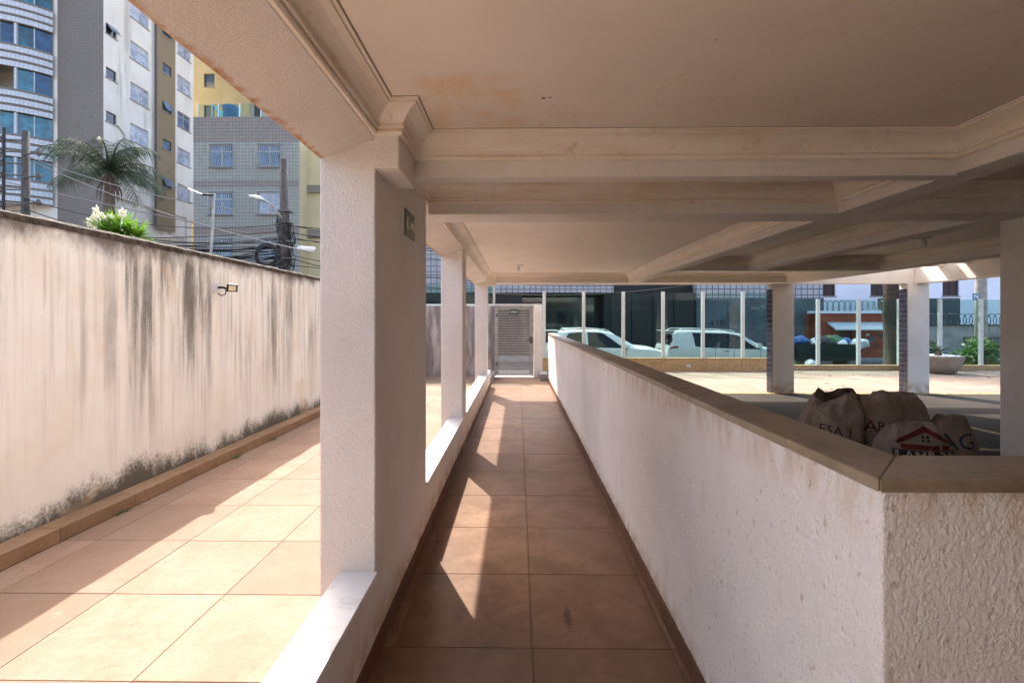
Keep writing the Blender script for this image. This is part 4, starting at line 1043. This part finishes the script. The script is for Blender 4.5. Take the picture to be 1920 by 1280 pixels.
# ------------------------------------------------------------------ buildings across the street
A = thing('dark_street_building', 'dark street building with a pale tiled upper storey and deep entrance', 'building', (2, 26, -.4))
ops = [(8.2, 12.4, .02, 3.15)]
org = (-8.0, 24.5, -.42)
facade('front_wall', org, (1, 0, 0), (0, -1, 0), 17.1, 3.25, ops, 1.8, m_fac_dark, A)
box('tiled_storey', -8.0, 4.88, 24.38, 27.8, 2.831, 6.4, m_fac_tile, A); box('tiled_storey', 4.9, 9.08, 24.9, 27.8, 2.831, 6.4, m_fac_dark, A)
box('entrance_back', .1, 4.5, 26.1, 26.3, -.41, 2.8, m_winglass_d, A)
for k in range(4): box('shutter_panel', 4.75 + k * 1.08, 5.78 + k * 1.08, 24.44, 24.498, -.4, 2.75, m_black, A)
box('core', -8, 9.08, 26.35, 27.7, -.41, 2.83, m_fac_dark, A)
Cb = thing('grey_street_building', 'grey rendered street building numbered 435 with tiled upper storey', 'building', (12, 26, -.4))
box('wall', 9.1, 15.5, 24.3, 27.9, -.42, 2.55, m_fac_teal, Cb)
box('tiled_storey', 9.12, 15.48, 24.35, 27.9, 2.551, 6.4, m_fac_tile, Cb)
flat_text('number', '435', .42, (10.1, 24.2995, 1.25), m_black, Cb, .75, .01)
flat_text('lettering', 'aSnTI', .26, (12.2, 24.2995, 2.05), m_pole, Cb, .7, .004)
Ho = thing('orange_house', 'small orange red house front with a pale awning over a dark door', 'building', (17, 24, -.4))
ops = [(1.15, 2.1, .0, 1.32)]
facade('front_wall', (14.6, 23.6, -.42), (1, 0, 0), (0, -1, 0), 4.0, 2.17, ops, .5, m_orange, Ho)
box('door', 15.7, 16.75, 24.05, 24.1, -.41, .95, m_black, Ho)
box('parapet', 14.6, 18.6, 23.5, 24.2, 1.751, 1.88, m_fac_white, Ho)
box('core', 14.6, 18.6, 24.12, 25, -.41, 1.75, m_orange, Ho)
bm = bmesh.new(); quad(bm, (15.2, 23.6, 1.32), (17.9, 23.6, 1.32), (17.8, 22.8, 1.0), (15.1, 22.8, 1.0)); quad(bm, (15.1, 22.8, .94), (17.8, 22.8, .94), (17.9, 23.6, 1.26), (15.2, 23.6, 1.26)); quad(bm, (15.1, 22.8, .94), (17.8, 22.8, .94), (17.8, 22.8, 1.0), (15.1, 22.8, 1.0)); obj('awning', bm, m_awning, Ho)
for k, (x, z, s, mm) in enumerate(((15.3, .35, .2, m_ink_dark), (17.4, .45, .18, m_fac_teal), (17.6, .15, .22, m_ink_red), (17.8, .65, .14, m_ink_dark), (17.2, .7, .1, m_ink_white))):
    bm = poly_bm([(x + s * (.6 + .5 * random.random()) * cos(a), z + s * (.5 + .6 * random.random()) * sin(a)) for a in [2 * pi * q / 9 for q in range(9)]])
    for v in bm.verts: v.co = Vector((v.co.x, 23.594, v.co.y))
    obj('painted_mark', bm, mm, Ho)
Wh = thing('white_house', 'tall white house with dark brown shutters above the orange house', 'building', (22, 31, -.4))
org = (15.6, 29.0, -.42); ops = [(a, a + 1.0, b, b + 1.5) for b in (3.3, 6.0) for a in (2.6, 5.7, 10.0, 13.6, 17)]
facade('front_wall', org, (1, 0, 0), (0, -1, 0), 30, 8.4, ops, .15, m_fac_white, Wh)
for i, o_ in enumerate(ops): window(Wh, org, (1, 0, 0), (0, -1, 0), o_, .15, m_brownshut, 2, 0, .05, m_brownshut)
box('core', 15.6, 45.6, 29.2, 34, -.41, 7.97, m_fac_white, Wh)
Cw = thing('cement_wall', 'rough cement street wall with a grey gate topped by razor wire', 'wall', (24, 24, -.4))
facade('wall', (19.6, 24.0, -.42), (1, 0, 0), (0, -1, 0), 16, 1.55, [(2.6, 5.0, 0, 1.0)], .3, m_rough_cement, Cw)
box('core', 19.6, 35.6, 24.31, 24.4, -.41, 1.12, m_rough_cement, Cw); box('cap', 19.6, 35.6, 23.95, 24.4, 1.131, 1.2, m_cap, Cw)
for k in range(16): box('gate_bar', 22.25 + k * .15, 22.29 + k * .15, 24.1, 24.14, -.4, .56, m_pole, Cw)
box('blue_wall', 19.7, 23.9, 26, 26.3, -.41, 2.6, m_fac_teal, Cw)
def razor(label, x0, x1, y, z, r, n):
    bm = bmesh.new(); pts = [(x0 + (x1 - x0) * i / (n * 10), y + r * cos(2 * pi * i / 10) * .6, z + r * sin(2 * pi * i / 10)) for i in range(n * 10 + 1)]
    tube(bm, pts, .018, 4); tag(obj('razor_wire', bm, m_steel), label, 'razor wire', 'coils of razor wire on street walls')
razor('coil of razor wire on the white parapet of the orange house', 14.6, 18.6, 23.85, 2.13, .26, 14)
razor('coil of razor wire on the rough cement wall', 19.8, 30, 24.15, 1.48, .27, 34)

# rubbish container and bags
rc = thing('rubbish_container', 'dark rubbish container heaped with bags in front of the grey building', 'container', (13.2, 20.6, -.42))
bm = bmesh.new(); a = [bm.verts.new(p) for p in ((11.9, 20.1, -.3), (14.1, 20.1, -.3), (14.1, 21.2, -.3), (11.9, 21.2, -.3))]; b = [bm.verts.new(p) for p in ((11.5, 19.9, .42), (14.5, 19.9, .42), (14.5, 21.4, .42), (11.5, 21.4, .42))]
for k in range(4): bm.faces.new((a[k], a[(k + 1) % 4], b[(k + 1) % 4], b[k]))
bm.faces.new(a[::-1]); obj('skip', bm, m_bin, rc)
for x in (12.1, 13.9): box('foot', x - .06, x + .06, 20.2, 21.1, -.56, -.29, m_steel, rc)
rg = random.Random(11)
names = ['black', 'blue', 'white', 'green']
for k in range(22):
    i = rg.choice([0, 0, 1, 1, 2, 2, 2, 3]); inside = k < 18
    x, y, z = (rg.uniform(11.7, 14.3), rg.uniform(20.1, 21.2), .42 + rg.uniform(-.05, .22)) if inside else (rg.uniform(10.6, 12.2), 19.5, -.36)
    bm = bmesh.new(); bmesh.ops.create_icosphere(bm, subdivisions=3, radius=rg.uniform(.2, .34))
    for v in bm.verts: v.co *= 1 + .35 * noise.noise(v.co * 4 + Vector((k * 3, 0, 0))); v.co.z *= .7
    bmesh.ops.translate(bm, verts=bm.verts[:], vec=(x, y, z))
    tag(obj('rubbish_bag', bm, m_trash[i], None, True), ('%s rubbish bag piled on the dark container' if inside else '%s rubbish bag on the road beside the container') % names[i], 'bag', 'rubbish bags at the container')

# ------------------------------------------------------------------ trees and plants
def leaf_cloud(bm, c, rad, n, size, flat=1.0, rnd=random):
    for _ in range(n):
        while True:
            d = Vector((rnd.uniform(-1, 1), rnd.uniform(-1, 1), rnd.uniform(-1, 1)))
            if .25 < d.length < 1: break
        p = Vector(c) + Vector((d.x * rad[0], d.y * rad[1], d.z * rad[2]))
        a = Vector((rnd.uniform(-1, 1), rnd.uniform(-1, 1), rnd.uniform(-.6, .6))).normalized(); b = a.cross(Vector((rnd.uniform(-1, 1), rnd.uniform(-1, 1), rnd.uniform(.2, 1)))).normalized()
        s = size * rnd.uniform(.6, 1.3)
        bm.faces.new([bm.verts.new(q) for q in (p - a * s, p + b * s * .45, p + a * s, p - b * s * .45)])
tt = thing('street_tree', 'thick dark trunked street tree behind the tiled column', 'tree', (11.75, 14.95, -.42))
bm = bmesh.new(); tube(bm, [(11.85, 14.95, -.6), (11.78, 14.95, 0), (11.72, 14.95, 1.6), (11.76, 15.0, 3.0), (11.5, 15.1, 4.2)], [.42, .34, .31, .30, .26], 12)
obj('trunk', bm, m_bark, tt, True)
tips = []
rt = random.Random(21)
for k in range(9):
    a = 2 * pi * k / 9 + rt.uniform(-.2, .2); L = rt.uniform(2.8, 5.4); p0 = Vector((11.6, 15.1, 3.5 + rt.uniform(0, .8)))
    pts = [p0]; d = Vector((cos(a) - .55, sin(a) + .15, .6)).normalized()
    for i in range(5): d = (d + Vector((rt.uniform(-.25, .25), rt.uniform(-.25, .25), rt.uniform(-.15, .2)))).normalized(); pts.append(pts[-1] + d * L / 5)
    bm = bmesh.new(); tube(bm, pts, [.13, .11, .085, .06, .045, .025], 7)
    for q in range(5):
        e = pts[2 + q % 4]; dd = Vector((rt.uniform(-1, 1), rt.uniform(-1, 1), rt.uniform(0, .8))).normalized(); tube(bm, [e, e + dd * .6, e + dd * 1.2 + Vector((0, 0, -.1))], [.04, .03, .012], 5); tips.append(e + dd * 1.1)
    obj('limb', bm, m_bark, tt, True); tips += pts[3:]
bm = bmesh.new()
for p in tips: leaf_cloud(bm, p, (.75, .75, .5), 60, .075, rnd=rt)
o = obj('crown', bm, m_treeleaf, tt); o['kind'] = 'stuff'
sb = thing('round_shrub', 'bright green bushy shrub behind the glass fence beside the planter', 'shrub', (13.9, 14.7, -.42))
bm = bmesh.new()
for k in range(9):
    c = Vector((13.95 + rt.uniform(-.4, .4), 14.7 + rt.uniform(-.3, .3), .15 + rt.uniform(-.3, .45))); leaf_cloud(bm, c, (.4, .4, .35), 230, .07, rnd=rt)
obj('foliage', bm, m_shrub, sb)
bm = bmesh.new()
for k in range(5): tube(bm, [(13.95, 14.7, -.45), (13.95 + rt.uniform(-.4, .4), 14.7 + rt.uniform(-.3, .3), .3)], .02, 5)
obj('stem', bm, m_bark, sb)
sb = thing('low_hedge', 'dark low hedge in front of the orange house', 'hedge', (16, 19.5, -.42))
bm = bmesh.new()
for k in range(12): leaf_cloud(bm, (15.2 + k * .16, 19.4 + rt.uniform(-.2, .2), rt.uniform(-.2, .25)), (.35, .3, .35), 120, .08, rnd=rt)
obj('foliage', bm, m_cycas, sb)
box('planter_box', 15.0, 17.2, 19.1, 19.8, -.56, -.3, m_rough_cement, sb)

# feather palm behind the boundary wall
PX, PY, PZ = -18.3, 21.0, 8.05
pt = thing('palm_tree', 'dark feather palm standing in front of the tall tower', 'palm', (PX, PY, -.42))
bm = bmesh.new(); tube(bm, [(PX + .1, PY, -.9), (PX + .1, PY, 3), (PX + .05, PY, 6), (PX, PY, 7.2), (PX, PY, PZ)], [.24, .20, .18, .2, .13], 10); obj('trunk', bm, m_trunk_palm, pt, True)
rp = random.Random(4)
for k in range(22):
    bm = bmesh.new(); lvl = k % 3
    random.seed(100 + k)
    frond(bm, (PX, PY, PZ), 2 * pi * k / 22 * 2.0 + rp.uniform(-.25, .25), rp.uniform(2.3, 3.0), radians((72, 42, 12)[lvl] + rp.uniform(-8, 8)), radians((125, 110, 80)[lvl]), .80, 64, .95, .04); obj('frond', bm, m_palmleaf, pt)
bm = bmesh.new()
for k in range(8):
    a = k * pi / 4; tube(bm, [(PX + .15 * cos(a), PY + .15 * sin(a), PZ - .25), (PX + .4 * cos(a), PY + .4 * sin(a), PZ - .8), (PX + .45 * cos(a), PY + .45 * sin(a), PZ - 1.3)], [.05, .035, .01], 5)
obj('dry_sheath', bm, m_trunk_palm, pt)
# yucca in flower
random.seed(8)
YX, YY, YZ = -7.02, 8.2, 2.90
yc = thing('yucca_plant', 'bright green yucca with cream flower spikes rising behind the boundary wall', 'plant', (YX, YY, 0))
bm = bmesh.new(); tube(bm, [(YX, YY, -.3), (YX + .05, YY, 1.5), (YX, YY, YZ)], [.13, .11, .10], 8); obj('stem', bm, m_trunk_palm, yc)
bm = bmesh.new()
for q in range(5):
    cx, cyy = YX + (-.2, -.03, .14, .26, .06)[q], YY + (0, .1, -.06, .06, -.12)[q]; cz = YZ + (.0, .05, .03, -.05, .0)[q]
    for k in range(120):
        a = random.uniform(0, 2 * pi); el = math.asin(random.uniform(-.25, .97)); L = random.uniform(.30, .52)
        d = Vector((cos(a) * cos(el), sin(a) * cos(el), sin(el))); s = Vector((-sin(a), cos(a), 0)) * .016
        p = Vector((cx, cyy, cz)); m_ = p + d * L * .6; e = p + d * L + Vector((0, 0, -.14 * L * cos(el)))
        a0, a1, b0, b1, c = [bm.verts.new(v) for v in (p - s * .6, p + s * .6, m_ - s, m_ + s, e)]
        bm.faces.new((a0, a1, b1, b0)); bm.faces.new((b0, b1, c))
obj('leaves', bm, m_yucca, yc)
for (dx, dz, h) in ((-.22, .30, .20), (.22, .34, .12), (.04, .30, .06), (-.30, .18, .14), (-.10, .26, .10)):
    bm = bmesh.new(); p = Vector((YX + dx, YY - .15, YZ + dz)); tube(bm, [p - Vector((0, 0, .3)), p + Vector((0, 0, h))], [.02, .008], 6)
    for k in range(34):
        t = random.random(); a = random.uniform(0, 2 * pi); r = random.uniform(.01, .075)
        bmesh.ops.create_icosphere(bm, subdivisions=1, radius=.018, matrix=Matrix.Translation(p + Vector((r * cos(a), r * sin(a), h * t - .05))) @ Matrix.Diagonal((1, 1, 1.4, 1)))
    obj('flower_spike', bm, m_flower, yc)

# ------------------------------------------------------------------ poles, lamps and cables
def utility_pole(label, x, y, ztop, r, mat, lean=0):
    t = thing('utility_pole', label, 'pole', (x, y, -.42))
    bm = bmesh.new(); tube(bm, [(x, y, -.9), (x + lean * .5, y, (ztop - .9) / 2), (x + lean, y, ztop)], [r * 1.25, r * 1.1, r * .85], 12); obj('shaft', bm, mat, t, True); return t
pa = utility_pole('grey concrete utility pole with insulators before the curved balconies', -17.05, 16.2, 7.95, .125, m_poledark)
for k, z in enumerate((7.6, 7.2, 6.8, 6.4, 5.9, 5.4)):
    bm = bmesh.new(); tube(bm, [(-17.05, 16.1, z), (-17.65, 16.0, z)], .03, 5); lathe(bm, [(.05, -.12), (.09, -.06), (.05, 0), (.09, .06), (.05, .12)], (-17.65, 16.0, z), 8); obj('insulator', bm, m_steel, pa)
    if k % 2 == 0:
        bm = bmesh.new(); tube(bm, [(-17.05, 16.1, z - .5), (-16.5, 16.05, z - .45)], .03, 5); lathe(bm, [(.05, -.1), (.08, 0), (.05, .1)], (-16.45, 16.05, z - .45), 8); obj('insulator', bm, m_steel, pa)
bm = bmesh.new(); tube(bm, [(-17.6, 16, 8.0), (-17.62, 16, 4.2)], .05, 6); obj('conduit', bm, m_black, pa)
pb_ = utility_pole('dark utility pole tangled with cables before the grey tiled block', -8.40, 17.0, 7.2, .15, m_poledark, -.06)
bm = bmesh.new()
for k in range(60):
    z = random.uniform(2.2, 5.0); a = random.uniform(0, 2 * pi); r = random.uniform(.16, .34)
    tube(bm, [(-8.4 + r * cos(a + q * .5) * (1 if q < 4 else .6), 17 + r * sin(a + q * .5), z + .09 * q * random.choice((-1, 1))) for q in range(5)], .014, 4)
obj('cable_tangle', bm, m_rubber, pb_)
box('junction_box', -8.42, -8.17, 16.72, 16.84, 2.55, 3.05, m_porcelain, pb_, .02)
for z in (5.3, 4.9, 4.2, 3.6): box('clamp', -8.62, -8.18, 16.8, 17.2, z, z + .06, m_steel, pb_)
bm = bmesh.new()
for rr_ in (.36, .39, .42, .33): tube(bm, [(-8.95 + rr_ * cos(2 * pi * q / 20), 16.75 + .03 * rr_, 3.72 + rr_ * sin(2 * pi * q / 20)) for q in range(21)], .03, 5)
cc = tag(obj('cable_coil', bm, m_rubber), 'round coil of black cable hanging beside the dark utility pole', 'cable coil')
bm = bmesh.new(); tube(bm, [(-7.9, 16.9, 4.0), (-7.3, 16.9, 3.95)], .09, 10); tag(obj('splice_case', bm, m_porcelain, None, True), 'pale cylindrical splice case on the cables beside the dark utility pole', 'splice case')
sl = thing('street_lamp', 'street lamp arm on the dark utility pole over the cables', 'lamp', (-8.4, 17, 5.4))
bm = bmesh.new(); tube(bm, [(-8.45, 16.9, 5.05), (-8.55, 16.4, 5.4), (-8.62, 16.0, 5.47)], .03, 6); obj('arm', bm, m_alu, sl)
bm = bmesh.new(); tube(bm, [(-8.6, 16.02, 5.46), (-8.72, 15.85, 5.52), (-8.92, 15.6, 5.53)], [.04, .075, .04], 8); obj('lamp_head', bm, m_alu, sl, True)
yl = thing('yard_lamp', 'thin white lamp post with a flat LED head behind the boundary wall', 'lamp', (-7.9, 12.2, 0))
bm = bmesh.new(); tube(bm, [(-8.2, 12.2, -.3), (-8.02, 12.2, 2.4), (-7.88, 12.2, 4.70)], [.036, .032, .025], 8); obj('post', bm, m_pole, yl, True)
bm = bmesh.new(); tube(bm, [(-7.88, 12.2, 4.66), (-8.2, 12.15, 4.66)], .03, 5); obj('arm', bm, m_black, yl)
bm = bmesh.new(); B(bm, -.19, .19, -.08, .08, -.015, .02, .008); bmesh.ops.transform(bm, matrix=Matrix.Translation((-8.32, 12.15, 4.72)) @ Matrix.Rotation(radians(22), 4, 'Y'), verts=bm.verts[:]); obj('lamp_head', bm, m_alu, yl)
pc = utility_pole('grey concrete utility pole with a blue plate beyond the planter', 16.35, 17.0, 6.5, .15, m_pole)
box('number_plate', 15.90, 16.12, 16.82, 16.84, 2.12, 2.36, m_tank, pc); flat_text('lettering', 'N', .2, (16.01, 16.8195, 2.24), m_signwhite, pc, None, .003)
bm = bmesh.new()
for k in range(14):
    z = random.uniform(2.9, 3.6); a = random.uniform(0, 6); tube(bm, [(16.35 + .25 * cos(a + q * .7), 17 + .25 * sin(a + q * .7), z + .04 * q) for q in range(5)], .014, 4)
obj('cable_tangle', bm, m_rubber, pc)

rc_ = random.Random(9)
def cable(p, q, sag, r=.014, mat=m_rubber, label='black overhead cable strung along the street behind the boundary wall', group='overhead cables along the street', n=14):
    p, q = Vector(p), Vector(q); bm = bmesh.new()
    tube(bm, [p.lerp(q, i / n) - Vector((0, 0, 4 * sag * (i / n) * (1 - i / n))) for i in range(n + 1)], r, 4)
    tag(obj('overhead_cable', bm, mat), label, 'cable', group)
for k in range(26):                                             # bundle between the two poles, low
    z = rc_.uniform(3.9, 5.0); cable((-17.0, 16.2, z - .25), (-8.4, 17, z - .3 + rc_.uniform(-.5, .3)), rc_.uniform(.05, .7), rc_.uniform(.010, .022))
for k in range(4): cable((-8.4, 17, 4.9 - .45 * k), (-17.0, 16.1, 5.6 - .35 * k), .5 + .12 * k, .016)
for k in range(9):
    z = rc_.uniform(3.4, 5.1); cable((-8.4, 17, z), (6, 16.6, z - rc_.uniform(0, 1.1)), rc_.uniform(.3, .8), rc_.uniform(.01, .02), label='black overhead cable running from the dark utility pole behind the columns', group='overhead cables behind the columns')
for k in range(8): cable((-17.05, 16.2, 5.4 - .18 * k), (-30, 16.0, 5.3 - .2 * k), .3, rc_.uniform(.01, .018), label='black overhead cable leaving the concrete pole before the curved balconies', group='overhead cables at the concrete pole')
for k, (a, b, s) in enumerate((((-17.0, 16.2, 7.0), (-6.0, 13.8, 3.4), .3), ((-30, 16, 9.4), (-8.4, 17, 4.3), .3), ((-30, 16, 7.4), (-7.5, 14, 2.9), .35), ((-17.05, 16.2, 7.1), (-8.4, 17, 5.2), .35))):
    cable(a, b, s, .016, m_cable_grey, label='pale grey service cable slanting down across the tall tower', group='pale service cables')
for k in range(6): cable((-2, 21 + .3 * k, 3.7 - .1 * k), (16.35, 17, 3.2 + .07 * k), .2, .016, label='black overhead cable crossing before the street buildings to the pole beyond the planter', group='overhead cables across the street')
for k in range(6): cable((16.35, 17, 3.1 + .1 * k), (30, 18 + k * .3, 3.0 + .25 * k), .3, .016, label='black overhead cable leaving the pole beyond the planter', group='overhead cables beyond the planter')
# air conditioner on the tower
ac = thing('air_conditioner', 'white air conditioner unit hung on the cream side of the tall tower', 'air conditioner', (TX + .2, 31.3, 11.6))
box('housing', TX + .05, TX + .40, 30.9, 31.75, 12.35, 12.95, m_white_metal, ac, .03)
bm = bmesh.new(); lathe(bm, [(.24, -.02), (.24, .02)], (0, 0, 0), 20); bmesh.ops.transform(bm, matrix=Matrix.Translation((TX + .41, 31.4, 12.65)) @ Matrix.Rotation(pi / 2, 4, 'Y'), verts=bm.verts[:]); obj('fan_grille', bm, m_black, ac)
bm = bmesh.new(); tube(bm, [(TX + .06, 31.0, 12.9), (TX + .06, 30.9, 13.6), (TX + .06, 30.4, 14.0)], .03, 5); obj('pipe', bm, m_pole, ac)
